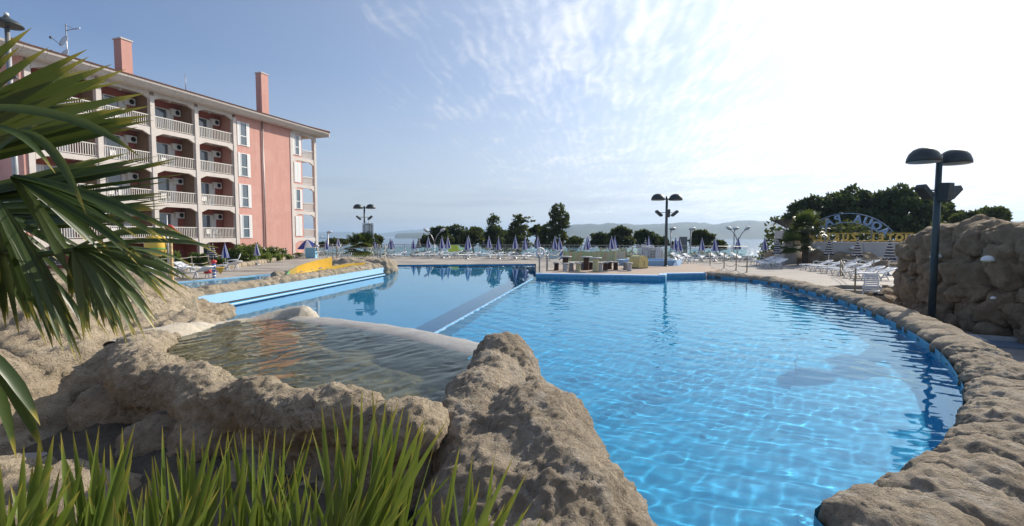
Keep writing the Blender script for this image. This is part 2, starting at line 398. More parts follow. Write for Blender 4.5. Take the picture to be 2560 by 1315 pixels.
# the waters
M_waterL = watermat('still_water')
wr = watermesh('pool_water', RPOOL, ZR, M_water, 1.0, 5, 2.4, 29.5); tag(wr, kind='structure'); wr.cycles.is_caustics_caster = True
wl = watermesh('pool_water', LPOOL, ZL, M_waterL, .10, 8, 6.5, 39, .08, .006, .09); tag(wl, kind='structure'); wl.cycles.is_caustics_caster = True
M_kfl = mat('paddling_pool_paint', (.30, .55, .74), .6, var=.1)
o = flat('paddling_pool_floor', KPOOL, [], -.32, M_kfl); tag(o, kind='structure'); o.cycles.is_caustics_receiver = True
wk = watermesh('paddling_pool_water', KPOOL, ZK, M_waterL, .5, 4, 12, 32, .1, .006, .1); tag(wk, kind='structure'); wk.cycles.is_caustics_caster = True
mb = MB(); wallring(mb, KPOOL, -.32, -.001); tag(mb.build('paddling_pool_wall', M_kfl), kind='structure')
sl.cycles.is_caustics_light = True

# lower walkway on the right, steps up to the deck
cop_out = [(p[0]+.75*Vector((p[0]-2, p[1]-14)).normalized().x, p[1]+.75*Vector((p[0]-2, p[1]-14)).normalized().y) for p in CURVE]
co = [p for p in cop_out if p[1] < 21.5]
WALK = [(15.6, 22.6)]+co+[(3.2, -6), (32, -6), (32, 19.5), (17.5, 22.0)]
tag(flat('walkway', WALK, [], ZW, M_walk), kind='structure')
mb = MB(); wallring(mb, WALK, ZW, -.002); tag(mb.build('retaining_wall', M_walk), kind='structure')
for k, dz in enumerate((.17, .34)):
    a = Vector((15.3, 22.4-.42*(k))) ; b = Vector((17.6, 21.75-.42*k))
    mb = MB().prism([(a.x, a.y), (a.x-.1, a.y-.4), (b.x-.1, b.y-.4), (b.x, b.y)], ZW, -dz+.0)
    tag(mb.build('stone_step', M_walk), kind='structure')
# deck
EDGE = [(-70, 57), (-18, 55.5), (5, 53.5), (14, 50.5), (23, 45.5), (26, 43), (40, 44), (70, 42)]
INNER = [FR, FL, tuple(W1), tuple(W0), tuple(W0-WD*4), (-7, 10), (-3, 4.5), (-.6, 2.6), (1.9, 2.6)]
ri = len(CURVE)-1
POOLHOLE = [FR, FL, tuple(W1), tuple(W0), tuple(W0-WD*4), (-7.2, 9), (-3.2, 4.2), (-.6, 2.55)]+CURVE[::-1]+[B2_, B_, A_]
tag(flat('deck', [(-70, -8), (70, -8)]+EDGE[::-1], [POOLHOLE, KPOOL, WALK], 0.0, M_deck), kind='structure')
# faint paving joints across the deck: thin recess strips
PLAT = [xy(1340, 687, ZP), xy(1663, 692.5, ZP), xy(1667, 687, ZP), xy(1765, 685.5, ZP), xy(1800, 672, ZP), xy(1740, 660, ZP), xy(1560, 657, ZP), xy(1392, 668, ZP)]
o = MB().prism(PLAT, -.3, ZP).build('bar_platform', M_plat); tag(o, kind='structure')
mb = MB(); md = MB()
front = [Vector(PLAT[i]) for i in range(4)]
for i in range(3):
    a, b = front[i], front[i+1]; d = (b-a).normalized(); n = Vector((d.y, -d.x))
    if n.y > 0: n = -n
    if i == 1: n = Vector((1, 0)) if True else n
    mb.prism([tuple(a-d*.02), tuple(b+d*.02), tuple(b+d*.02+n*.0-n*.38), tuple(a-d*.02-n*.38)], ZP+.004, ZP+.075)
    md.add([(a.x+n.x*.012, a.y+n.y*.012, -.6), (b.x+n.x*.012, b.y+n.y*.012, -.6), (b.x+n.x*.012, b.y+n.y*.012, ZP+.004), (a.x+n.x*.012, a.y+n.y*.012, ZP+.004)], [(0, 1, 2, 3)])
tag(mb.build('platform_coping', M_cope), kind='structure'); tag(md.build('platform_mosaic', M_mos), kind='structure')
# mosaic band along the round side of the right pool
mb = MB()
for i in range(len(CURVE)-1):
    a, b = CURVE[i], CURVE[i+1]; s_ = .018
    na = Vector((2-a[0], 14-a[1])).normalized()*s_; nb = Vector((2-b[0], 14-b[1])).normalized()*s_
    mb.add([(a[0]+na.x, a[1]+na.y, -.35), (b[0]+nb.x, b[1]+nb.y, -.35), (b[0]+nb.x, b[1]+nb.y, .13), (a[0]+na.x, a[1]+na.y, .13)], [(0, 1, 2, 3)])
tag(mb.build('pool_mosaic', M_mos), kind='structure')
# blue wall with overflow slot between left pool and paddling pool
pw = empty('pool_side_wall', 'long pale blue wall with an overflow slot on the left of the pool', 'wall', (W0.x, W0.y, 0), math.atan2(WD.y, WD.x))
LW = (W1-W0).length
MB().bb(-3.5, LW-.5, .0, .45, .045, .36).build('upper_wall', M_wallb, pw)
MB().bb(-3.5, LW-.5, .26, .45, -.14, .045-.001).build('slot_back', M_wallb, pw)
MB().bb(-3.5, LW-.5, .0, .26, -.16, -.145).build('slot_floor', M_wallb, pw)
MB().bb(-3.5, LW-.5, -.05, .03, -.2, -.052).build('slot_lip', M_lip, pw)
MB().bb(LW-.5, LW, -.03, .45, -1.3, .36).build('end_block', M_wallb, pw)
MB().bb(-3.5, LW-.5, .03, .45, -1.3, -.161).build('lower_wall', M_wallb, pw)
tag(MB().bb(W1.x-.0, W1.x+.01, 0, 1, 0, 1).build('x'), kind='helper') if False else None
# terrain falling to the sea
def terr(x, y): return -2.2 if y < 62 else max(-19.5, -2.2-(y-62)*.155)
xs = np.linspace(-400, 400, 60); ys = np.concatenate([np.linspace(42, 60, 5), np.linspace(64, 240, 40)])
X, Y = np.meshgrid(xs, ys); Z = np.where(Y < 62, -2.2, np.maximum(-19.5, -2.2-(Y-62)*.155))
Pn = np.stack([X.ravel(), Y.ravel(), Z.ravel()], 1); Pn[:, 2] += fbm(Pn, .05, 3)*.8*(Y.ravel() > 60)
idx = np.arange(X.size).reshape(X.shape)
q = np.stack([idx[:-1, :-1], idx[:-1, 1:], idx[1:, 1:], idx[1:, :-1]], -1).reshape(-1, 4)
tag(npmesh('terrain', Pn, q, groundmat('scrub', (.05, .065, .025), (.075, .08, .035), (.03, .04, .015), .3)), kind='structure')
seam = bpy.data.materials.new('sea_water'); seam.use_nodes = True; t = NT(seam.node_tree); b = t.n['Principled BSDF']
b.inputs['Base Color'].default_value = (.10, .17, .22, 1); b.inputs['Roughness'].default_value = .16; b.inputs['IOR'].default_value = 1.333
g = t.node('ShaderNodeNewGeometry').outputs[0]; gm = t.node('ShaderNodeMapping', in_Vector=g, in_Scale=(.03, .10, 1)).outputs[0]
t.put(b.inputs['Normal'], t.node('ShaderNodeBump', in_Strength=.5, in_Distance=6, in_Height=t.noise(gm, 4, 8, .75)))
S = 9000
tag(MB().add([(-S, 60, -18), (S, 60, -18), (S, S, -18), (-S, S, -18)], [(0, 1, 2, 3)]).build('sea', seam), kind='structure')
tag(MB().bb(-400, 400, -60, 56, -2.6, -2.3).build('ground', M_soil), kind='structure')
# hills across the bay
def hill(name, prof, D, depth, z0, seed, m, top=1.0):
    pts = spline(prof, 40); L = len(pts); rows = 14; V = []
    for j in range(rows):
        f = j/(rows-1); hgt = math.sin(min(1, f*1.15)*math.pi/2)**.9
        for i, (px, py) in enumerate(pts):
            Dz = D+f*depth; ztop = atD(px, py, D+depth*.75).z; base = atD(px, 588, D)
            V.append(((px-CX)/F*Dz*1.0, Dz, z0+(ztop-z0)*hgt))
    V = np.array(V); am = (np.array([p[1] for p in pts]*rows) < 0)
    fr = np.repeat(np.linspace(0, 1, rows), L)
    V[:, 2] += fbm(V+seed*100, 1/220., 5)*np.clip((V[:, 2]-z0)*.16, 0, 16)*(.4+.6*fr)
    V[:, 1] += fbm(V+seed*50, 1/500., 3)*120*fr
    idx = np.arange(rows*L).reshape(rows, L)
    q = np.stack([idx[:-1, :-1], idx[:-1, 1:], idx[1:, 1:], idx[1:, :-1]], -1).reshape(-1, 4)
    return tag(npmesh(name, V, q, m), kind='structure')
M_hill = groundmat('hill_scrub', (.045, .065, .03), (.085, .095, .045), (.13, .12, .075), .012, bump=0)
hill('hills', [(1395, 594), (1420, 566), (1450, 561), (1500, 560.5), (1525, 557), (1560, 559), (1640, 558), (1700, 556.5), (1780, 559), (1830, 556), (1870, 553.5), (1920, 554), (1990, 552.5), (2060, 551), (2200, 553), (2400, 555), (2700, 552), (3000, 560)], 2500, 900, -18, 1, M_hill)
hill('hills', [(560, 590), (760, 583), (860, 580), (950, 583), (1010, 577), (1070, 574), (1130, 575), (1200, 572), (1300, 577), (1420, 574), (1600, 580)], 6800, 1200, -18, 2, M_hill)
hill('headland', [(988, 592), (994, 585), (1010, 583.5), (1040, 582.5), (1062, 582), (1100, 581), (1200, 584), (1240, 591)], 3000, 300, -18, 3, M_hill)
# ------------------------------------------------ rocks
M_rock = rockmat('sandy_rock', (.45, .36, .25), (.61, .505, .365), (.30, .235, .16), 1.0, 1.0)
M_rockg = rockmat('grey_brown_rock', (.38, .305, .22), (.54, .45, .335), (.25, .20, .145), 1.0, 1.0, 1.0, True)
M_curb = rockmat('tan_curb_rock', (.40, .33, .24), (.50, .42, .31), (.28, .225, .16), 1.3, .9)
M_curbp = rockmat('pale_rim_rock', (.52, .46, .37), (.64, .58, .48), (.42, .36, .27), 1.3, .5)
M_wallr = rockmat('brown_wall_rock', (.32, .235, .15), (.42, .32, .215), (.21, .155, .10), .8, .9)
def blobs(name, bl, vox, m, parent=None, disp=((1.2, .12, 4), (7, .02, 3)), ridged=0, smooth=3, sub=3):
    bm = bmesh.new()
    for c, r, *rot in bl:
        M = Matrix.Translation(Vector(c)) @ Matrix.Rotation(R(rot[0]) if rot else 0, 4, 'Z') @ Matrix.Diagonal((*r, 1))
        bmesh.ops.create_icosphere(bm, subdivisions=sub, radius=1, matrix=M)
    me = bpy.data.meshes.new('tmp'); bm.to_mesh(me); bm.free()
    o = bpy.data.objects.new('tmp', me); COL.objects.link(o)
    md = o.modifiers.new('r', 'REMESH'); md.mode = 'VOXEL'; md.voxel_size = vox
    ms = o.modifiers.new('s', 'SMOOTH'); ms.iterations = smooth; ms.factor = .6
    dg = bpy.context.evaluated_depsgraph_get(); me2 = bpy.data.meshes.new_from_object(o.evaluated_get(dg))
    bpy.data.objects.remove(o); bpy.data.meshes.remove(me)
    n = len(me2.vertices); V = np.empty(n*3, np.float32); N = np.empty(n*3, np.float32)
    me2.vertices.foreach_get('co', V); me2.vertices.foreach_get('normal', N); V = V.reshape(-1, 3).astype(float); N = N.reshape(-1, 3)
    D = 0
    for sc, a, oc in disp: D = D+fbm(V+3.1, sc, oc)*a
    if ridged: D = D-np.abs(fbm(V+9, 2.1, 3))*ridged
    V = V+N*D[:, None] if not np.isscalar(D) else V
    me2.vertices.foreach_set('co', V.astype(np.float32).ravel()); me2.materials.clear(); me2.materials.append(m)
    me2.polygons.foreach_set('use_smooth', [True]*len(me2.polygons)); me2.update()
    return link(name, me2, parent)
def boulder(name, c, r, rz, m, parent, seed, sub=4, amp=.16, stretch=None, streak=0, tilt=0):
    bm = bmesh.new(); bmesh.ops.create_icosphere(bm, subdivisions=sub, radius=1)
    V = np.array([v.co[:] for v in bm.verts]); Fc = np.array([[v.index for v in f.verts] for f in bm.faces]); bm.free()
    Q = V*np.array(r); sq = np.sign(V)*np.abs(V)**.82
    Q = sq*np.array(r); nr = V
    s0 = seed*13.7
    d = fbm(Q+s0, .9/max(.25, min(r)), 4)*amp*min(r)*1.6+fbm(Q+s0, 4.5, 3)*.028
    if streak:
        Qs = Q*np.array([1.1, 1.1, 1.1]); d = d-np.abs(fbm(Qs@np.array([[.35, 0, 0], [0, 1, 0], [0, 0, 1]])+s0, 6.5, 3))*streak*.55+fbm(Q+s0, 13, 2)*.022*(sub > 4)
    Q = Q+nr*d[:, None]
    M = np.array(Matrix.Rotation(R(tilt), 3, 'X') if tilt else Matrix.Identity(3)); Q = Q@M.T
    ca, sa = math.cos(rz), math.sin(rz); Q = Q@np.array([[ca, sa, 0], [-sa, ca, 0], [0, 0, 1]])+np.array(c)
    return npmesh(name, Q, Fc, m, parent)

# --- foreground hot tub carved in rock
ZT = .72
tub = empty('rock_hot_tub', 'round rock-rimmed whirlpool basin in the foreground overflowing into the pool', 'hot tub', (-2.6, 6.4, 0))
def rel(bl, o): return bl
near = []
rimline = spline([(-5.45, 7.2), (-4.95, 6.35), (-4.3, 5.75), (-3.6, 5.35), (-2.9, 5.02), (-2.2, 4.72), (-1.5, 4.45), (-.9, 4.2)], 5)
rr_ = random.Random(3)
for i, (x, y) in enumerate(rimline):
    a = Vector(rimline[max(0, i-1)]); b = Vector(rimline[min(len(rimline)-1, i+1)]); d = (b-a).normalized(); n = Vector((d.y, -d.x)); n = n if n.y < 0 else -n
    tp = .90+.05*math.sin(i*.9)+.03*rr_.uniform(-1, 1); rw_ = .30+.07*math.sin(i*.7+1)
    near.append(((x+n.x*.10, y+n.y*.10, tp-.27), (rw_+.06, rw_, .26)))
    near.append(((x+n.x*.0, y+n.y*.0, .15), (.34, .30, .56)))
for x, y, z, a in ((-4.75, 5.7, .15, .50), (-3.75, 5.05, -.05, .50), (-3.1, 4.75, .25, .34), (-2.4, 4.4, -.2, .5), (-5.3, 6.4, .1, .6), (-1.6, 4.1, -.2, .5)): near.append(((x, y, z), (a, a*.85, a*.95)))
near += [((-5.6, 7.6, .2), (.55, .6, .66))]
right = [((-.10, 6.25, .2), (.50, .62, .86)), ((.16, 5.85, .05), (.36, .5, .66)), ((-.24, 5.65, .2), (.44, .75, .74)), ((-.36, 5.05, .2), (.46, .8, .72)), ((-.42, 4.5, .1), (.52, .65, .72)),
         ((.22, 4.4, -.02), (.70, 1.1, .97)), ((.38, 3.6, -.18), (.76, 1.0, .98)), ((-.12, 3.7, -.1), (.66, .9, .82)), ((.15, 2.8, -.35), (.95, .7, .92)), ((.5, 4.85, -.2), (.36, .5, .55))]
blobs('rim', near, .032, M_rock, None, ((1.1, .06, 4), (4, .032, 4), (13, .026, 3), (28, .014, 2)), .015, smooth=16).name = 'rim'
bpy.data.objects['rim'].parent = tub; bpy.data.objects['rim'].matrix_parent_inverse = Matrix.Translation((2.6, -6.4, 0))
b_ = blobs('boulder', right, .030, M_rockg, None, ((.9, .06, 4), (3.5, .03, 4), (13, .024, 3), (28, .013, 2)), .012, smooth=26); b_.parent = tub; b_.matrix_parent_inverse = Matrix.Translation((2.6, -6.4, 0))
br_ = spline([(-5.9, 7.0), (-5.6, 7.7), (-5.55, 8.3), (-5.5, 8.9), (-5.15, 9.45), (-4.7, 9.75), (-4.2, 9.7), (-3.95, 9.5)], 7); V = []
for i, p in enumerate(br_):
    a = Vector(br_[max(0, i-1)]); b = Vector(br_[min(len(br_)-1, i+1)]); d = (b-a).normalized(); nn = Vector((-d.y, d.x)); f = i/(len(br_)-1); k_ = math.sin(math.pi*min(1, max(.04, (1-f)*6 if f > .83 else 1))/2)
    for j in range(14):
        a_ = math.pi*j/13; V.append((p[0]+nn.x*math.cos(a_)*.36*k_, p[1]+nn.y*math.cos(a_)*.36*k_, -.25+(1.06+.10*math.sin(f*9))*math.sin(a_)**.45*(.35+.65*k_)))
V = np.array(V); V += fbm(V, 1.8, 4)[:, None]*np.array([.06, .06, .06])+fbm(V, 9, 3)[:, None]*.018
rb = npmesh('back_rim', V, np.array([(i*14+k, i*14+k+1, (i+1)*14+k+1, (i+1)*14+k) for i in range(len(br_)-1) for k in range(13)]), M_curbp, tub); rb.matrix_parent_inverse = Matrix.Translation((2.6, -6.4, 0))
# smooth wet overflow lip
lipp = spline([(-4.25, 9.55), (-3.4, 9.15), (-2.6, 8.75), (-1.8, 8.2), (-1.0, 7.5), (-.25, 6.75)], 8)
prof = [(-.62, -.6), (-.55, -.16), (-.42, -.045), (-.25, .004), (-.05, .018), (.12, .0), (.32, -.07), (.48, -.22), (.58, -.75)]
V = []; n = len(prof)
for i, p in enumerate(lipp):
    a = Vector(lipp[max(0, i-1)]); b = Vector(lipp[min(len(lipp)-1, i+1)]); d = (b-a).normalized(); nn = Vector((-d.y, d.x))
    if nn.y < 0: nn = -nn
    for (o_, z_) in prof: V.append((p[0]+nn.x*o_, p[1]+nn.y*o_, ZT+z_))
V = np.array(V); V[:, 2] += fbm(V, 2.5, 3)*.02
Fq = [(i*n+k, i*n+k+1, (i+1)*n+k+1, (i+1)*n+k) for i in range(len(lipp)-1) for k in range(n-1)]
M_wet = rockmat('wet_concrete', (.42, .385, .33), (.52, .48, .42), (.34, .31, .26), 1.5, .3); M_wet.node_tree.nodes['Principled BSDF'].inputs['Roughness'].default_value = .3
M_wet.node_tree.nodes['Principled BSDF'].inputs['Specular IOR Level'].default_value = .6
lo = npmesh('overflow_lip', V, np.array(Fq), M_wet, tub); lo.matrix_parent_inverse = Matrix.Translation((2.6, -6.4, 0))
for p_ in lo.data.polygons: pass
# basin floor and its running water
tubpoly = [(-5.2, 7.3), (-4.7, 6.4), (-4, 5.7), (-2.6, 5.2), (-1.4, 4.7), (-.6, 4.5), (-.2, 5.5), (-.38, 6.35), (-1.15, 7.05), (-2.0, 7.78), (-2.8, 8.35), (-3.6, 8.75), (-4.4, 9.3), (-5.3, 9.2), (-5.5, 8)]
M_tubf = bpy.data.materials.new('algae_stone'); M_tubf.use_nodes = True; t = NT(M_tubf.node_tree); b = t.n['Principled BSDF']
g = t.node('ShaderNodeNewGeometry').outputs[0]
c = t.mix(t.ramp(t.noise(g, 1.4, 6, .6, .6), [(.35, 0.), (.65, 1.)]), (.08, .07, .028), (.20, .175, .09))
c = t.mix(t.ramp(t.noise(g, .8, 4, .6), [(.55, 0.), (.7, .8)]), c, (.20, .15, .10)); t.put(b.inputs['Base Color'], c)
mbt = npmesh('basin_floor', [(x, y, .42-.14*math.sin(i*1.3)) for i, (x, y) in enumerate(tubpoly)]+[(-2.6, 6.9, .12)], [(i, (i+1) % len(tubpoly), len(tubpoly)) for i in range(len(tubpoly))], M_tubf, tub)
mbt.matrix_parent_inverse = Matrix.Translation((2.6, -6.4, 0)); mbt.cycles.is_caustics_receiver = True
tw = watermesh('tub_water', tubpoly, ZT, watermat('tub_water', (.93, .95, .86)), 1.0, 12, 4.2, 9.8, .035, 0, .04)
me = tw.data; n = len(me.vertices); V = np.empty(n*3, np.float32); me.vertices.foreach_get('co', V); V = V.reshape(-1, 3).astype(float)
dv = V.copy(); dv[:, 2] = 0
fl_ = np.array([.82, .57, 0]); al = dv@np.array([.55, .84, 0]); ac = dv@np.array([.84, -.55, 0])
Q = np.stack([al*.9, ac*5.5, 0*al], 1); wv = fbm(Q+fbm(dv, 1.2, 2)[:, None]*1.4, 1.0, 5)
V[:, 2] = ZT+wv*.011+fbm(dv, 2.2, 3)*.006
me.vertices.foreach_set('co', V.astype(np.float32).ravel()); me.update()
tw.parent = tub; tw.matrix_parent_inverse = Matrix.Translation((2.6, -6.4, 0)); tw.cycles.is_caustics_caster = True

# --- sandy rock mass on the left
leftr = [((-10.5, 11.8, .15), (2.2, 2.6, 1.45)), ((-12.9, 11.2, .3), (2.6, 2.6, 1.55)), ((-8.9, 10.6, .0), (1.7, 1.8, 1.05)), ((-7.3, 9.4, -.1), (1.9, 1.6, .92)), ((-6.2, 8.9, .1), (.9, 1.2, .62)),
         ((-9.2, 8.6, .1), (2.2, 1.8, 1.15)), ((-7.6, 7.2, .2), (1.5, 1.5, 1.0)), ((-6.1, 6.6, 0), (1.0, 1.1, .85)), ((-6.4, 5.4, -.1), (1.3, 1.2, .9)), ((-11.5, 8.4, .5), (2.6, 2.2, 1.3)), ((-5.6, 7.9, .1), (.7, .9, .66)), ((-9.3, 13.6, -.2), (1.1, 1.6, .7)), ((-4.9, 4.3, -.3), (.9, .8, .58)), ((-6.0, 3.7, -.3), (1, .8, .60)), ((-3.9, 3.9, -.35), (.8, .6, .55))]
o = blobs('rock_outcrop', leftr, .06, M_rock, None, ((.55, .26, 5), (3, .07, 4), (9, .05, 3)), .08)
tag(o, 'large sandy rock mass on the left behind the fan palm', 'rock')
# dark planted soil in front, under the plants
V = []; 
for j in range(14):
    for i in range(26):
        x = -9.5+i*.37; y = .6+j*.40; V.append((x, y, .12-.07*math.sin(i*1.9+j)+.12*math.sin(j*1.3+i*.8)))
idx = np.arange(14*26).reshape(14, 26)
o = npmesh('plant_bed', V, np.stack([idx[:-1, :-1], idx[:-1, 1:], idx[1:, 1:], idx[1:, :-1]], -1).reshape(-1, 4), M_soil); tag(o, kind='structure')

# --- round curb of the right pool, stone by stone
curb = empty('rock_curb', 'winding brown rock curb round the right side of the pool', 'curb', (12, 20, 0))
ci = Matrix.Translation((-12, -20, 0))
cum = [0]
for i in range(1, len(CURVE)): cum.append(cum[-1]+(Vector(CURVE[i])-Vector(CURVE[i-1])).length)
def along(s):
    for i in range(1, len(cum)):
        if cum[i] >= s:
            f = (s-cum[i-1])/(cum[i]-cum[i-1]); a, b = Vector(CURVE[i-1]), Vector(CURVE[i]); return a.lerp(b, f), (b-a).normalized()
    return Vector(CURVE[-1]), (Vector(CURVE[-1])-Vector(CURVE[-2])).normalized()
s = .3; k = 0
while s < cum[-1]+.4:
    p, d = along(s); n = Vector((d.y, -d.x)); n = n if (p+n-Vector((2, 14))).length > (p-Vector((2, 14))).length else -n
    D = p.y; st = .85 if D > 9 else .62
    wd_ = .44 if D > 7 else .50
    hh = .27+.02*math.sin(k*2.1) if D > 6 else .32
    c = p+n*(wd_+.02)
    b_ = boulder('rock', (c.x, c.y, .05), (st*.78, wd_+.04, hh*1.05), math.atan2(d.y, d.x)+.45*math.sin(k*1.7)*.6, M_rockg, curb, k, 5 if D < 9 else 4, .07, streak=.04 if D < 14 else .02)
    b_.matrix_parent_inverse = ci; s += st; k += 1
for (x, y, z, rx, ry, rzz, a) in ((5.6, 4.2, .0, 1.1, .75, .42, .6), (4.2, 3.2, -.1, 1.0, .7, .45, .4), (3.2, 2.7, -.1, .9, .6, .42, .2), (6.6, 5.4, .0, 1.0, .8, .42, 1.0), (5.2, 3.3, -.1, 1.2, .9, .5, .5), (6.9, 4.3, -.2, 1.0, .9, .55, .8), (7.75, 6.9, .0, .9, .6, .40, 1.35)):
    b_ = boulder('rock', (x, y, z), (rx, ry, rzz), a, M_rockg, curb, k, 5, .09, streak=.05); b_.matrix_parent_inverse = ci; k += 1

# --- curb of stones on the blue wall and round the slide
lc = empty('stone_curb', 'pale tan stone edging on top of the blue pool wall', 'curb', (W0.x, W0.y, 0)); li = Matrix.Translation((-W0.x, -W0.y, 0))
s = -3.2; k = 100
while s < LW+.2:
    p = W0+WD*s-WN*.40; w_ = .55+.35*random.random()
    b_ = boulder('rock', (p.x, p.y, .42), (w_*.95, .32, .18+.05*random.random()), math.atan2(WD.y, WD.x)+random.uniform(-.15, .15), M_curb, lc, k, 4, .24, streak=.05); b_.matrix_parent_inverse = li; s += w_*.95; k += 1
mr = [((-9.2, 29.2, .2), (1.2, .8, .62)), ((-10.4, 30.2, .2), (1.3, 1.0, .75)), ((-8.3, 30.2, .25), (.9, .9, .7)), ((-9.6, 31.5, .2), (1.5, 1.0, .75)), ((-11.6, 31, .2), (1.0, .9, .6)), ((-9.8, 28.2, .2), (.9, .5, .55)), ((-8.4, 31.8, .1), (.8, 1.0, .7))]
o = blobs('rock_outcrop', mr, .1, M_curb, None, ((1.2, .12, 4), (4, .05, 3)), .12); tag(o, 'low tan rock mound beside the yellow slide and the palm bush', 'rock')
mr = [((-12.25+k*.28, 25.0+k*.62, .22+.03*k), (.34, .42, .28+.04*math.sin(k*3))) for k in range(7)]
o = blobs('rock_edging', mr, .08, M_curb, None, ((2, .10, 4),), .08); tag(o, 'dark-stained rock edging along the far side of the yellow slide', 'rock')
# --- planting bed edge in front of the hotel
edge = spline([xy(250, 700, .0), xy(435, 683, .0), xy(540, 674, 0), xy(620, 664, 0), xy(690, 652, 0), xy(745, 643, 0), xy(775, 638, 0)], 12)
pb = empty('stone_curb', 'low tan stone border of the shrub bed below the hotel', 'curb', (edge[0][0], edge[0][1], 0)); pi_ = Matrix.Translation((-edge[0][0], -edge[0][1], 0))
cum2 = [0]
for i in range(1, len(edge)): cum2.append(cum2[-1]+(Vector(edge[i])-Vector(edge[i-1])).length)
s = 0; k = 200
while s < cum2[-1]:
    i = max(1, next(i for i in range(len(cum2)) if cum2[i] >= s)); f = (s-cum2[i-1])/(cum2[i]-cum2[i-1]); a, b = Vector(edge[i-1]), Vector(edge[i]); p = a.lerp(b, f); d = (b-a).normalized()
    w_ = .5+.3*random.random()
    b_ = boulder('rock', (p.x, p.y, .10), (w_*.75, .30, .24), math.atan2(d.y, d.x), M_curb, pb, k, 2, .2); b_.matrix_parent_inverse = pi_; s += w_*1.2; k += 1
bed = [p for p in edge[::3]]+[(-18, 62), (-40, 62), (-40, 20)]
tag(flat('plant_bed', bed, [], .05, groundmat('bed_soil', (.10, .075, .05), (.14, .11, .07), (.07, .05, .035))), kind='structure')

# --- tall artificial rock wall on the right
rw = empty('rock_wall', 'tall wall of rounded brown boulders rising on the right', 'rock wall', (13, 14, 0)); rwi = Matrix.Translation((-13, -14, 0))
WL = spline([(15.35, 19.3), (14.65, 17.5), (13.85, 15.4), (13.35, 13), (13.0, 10.5), (12.6, 8), (12.0, 5.5)], 10)
cumw = [0]
for i in range(1, len(WL)): cumw.append(cumw[-1]+(Vector(WL[i])-Vector(WL[i-1])).length)
def wl_at(s):
    i = max(1, next((i for i in range(len(cumw)) if cumw[i] >= s), len(cumw)-1)); f = (s-cumw[i-1])/(cumw[i]-cumw[i-1]); a, b = Vector(WL[i-1]), Vector(WL[i]); return a.lerp(b, min(1, max(0, f))), (b-a).normalized()
def htop(s): return ZW+(2.75+.47*min(1, s/1.6) if s < 2 else 3.22+.05*math.sin(s*1.7)) - max(0, s-7)*.03
bk = []
s = 0
while s < cumw[-1]:
    p, d = wl_at(s); n = Vector((-d.y, d.x)); n = n if n.x > 0 else -n
    ht = htop(s)
    for q_ in range(5):
        z_ = ZW+(ht-ZW)*(q_+.5)/5.2
        bk.append(((p.x+n.x*1.05, p.y+n.y*1.05, z_), (.85, .85, .55)))
    bk.append(((p.x+n.x*1.4, p.y+n.y*1.4, ht-.55), (1.1, 1.0, .5))); s += .7
o = blobs('rock_body', bk, .14, M_wallr, None, ((.9, .18, 4), (3.5, .05, 3)), .1, sub=2); o.parent = rw; o.matrix_parent_inverse = rwi
k = 300
row = 0; z_ = ZW+.15
while z_ < 3.0:
    s = .1+.4*random.random()
    while s < min(cumw[-1], 12.5):
        p, d = wl_at(s); n = Vector((-d.y, d.x)); n = n if n.x > 0 else -n
        ht = htop(s); r_ = random.uniform(.30, .62)
        if z_ < ht-.28:
            off = .26+.14*random.random()+.05*(z_-ZW)
            b_ = boulder('rock', (p.x+n.x*off, p.y+n.y*off, z_+random.uniform(-.12, .12)), (r_, r_*random.uniform(.7, 1), r_*random.uniform(.65, .95)), random.uniform(-.5, .5)+math.atan2(d.y, d.x), M_wallr, rw, k, 4, .26, streak=.05)
            b_.matrix_parent_inverse = rwi; k += 1
        s += r_*1.55+.1
    z_ += .50; row += 1
# --- rock ledges behind the right-hand loungers
mr = [((24.6, 38.8, .2), (1.1, 1.0, 1.0)), ((23.3, 40.4, .2), (1.2, 1.0, 1.2)), ((25.6, 37.6, .2), (1.4, .9, .92)), ((26.6, 36.6, .2), (1.2, .9, .95)), ((25.9, 36.0, .2), (1.0, .8, .78)), ((26.6, 34.6, 0), (.8, .9, .75)), ((26.7, 33.0, -.1), (.8, 1.2, .65)), ((26.5, 31, -.1), (.8, 1.2, .55)), ((26, 29, -.1), (.9, 1.3, .5)), ((22.6, 41.6, .2), (.8, .8, .85))]
o = blobs('rock_ledge', mr, .1, M_wallr, None, ((.8, .18, 4), (4, .05, 3)), .08); tag(o, 'long rock ledge behind the loungers, in front of the white wall', 'rock')
mr = [((17.3, 22.3, -.35), (.7, .45, .42)), ((18.6, 22.0, -.3), (.8, .5, .40)), ((19.9, 21.8, -.3), (.9, .5, .42)), ((16.5, 21.3, -.4), (.6, .5, .38)), ((15.9, 20.3, -.45), (.55, .5, .32)), ((21.5, 21.8, -.3), (1, .5, .42))]
o = blobs('rock_ledge', mr, .07, M_wallr, None, ((1.2, .1, 4), (4, .04, 3)), .06); tag(o, 'low rock ledge behind the single white chair', 'rock')

# unseen rock mass added behind and beside the viewpoint to deepen foreground shade
hb = [((-9+i*2.2, -3.4+.5*math.sin(i*2.3), 1.0+.5*math.sin(i*1.3)), (1.8, 1.5, 2.6+.5*math.sin(i*1.9))) for i in range(8)]+[((-9.5, -.5, .8), (1.6, 2.2, 2.3)), ((-10.5, 2.6, .4), (1.8, 2.2, 2.0))]
tag(blobs('added_shade_rock', hb, .22, M_rock, None, ((.6, .3, 4), (3, .06, 3)), .1, sub=2), kind='structure')
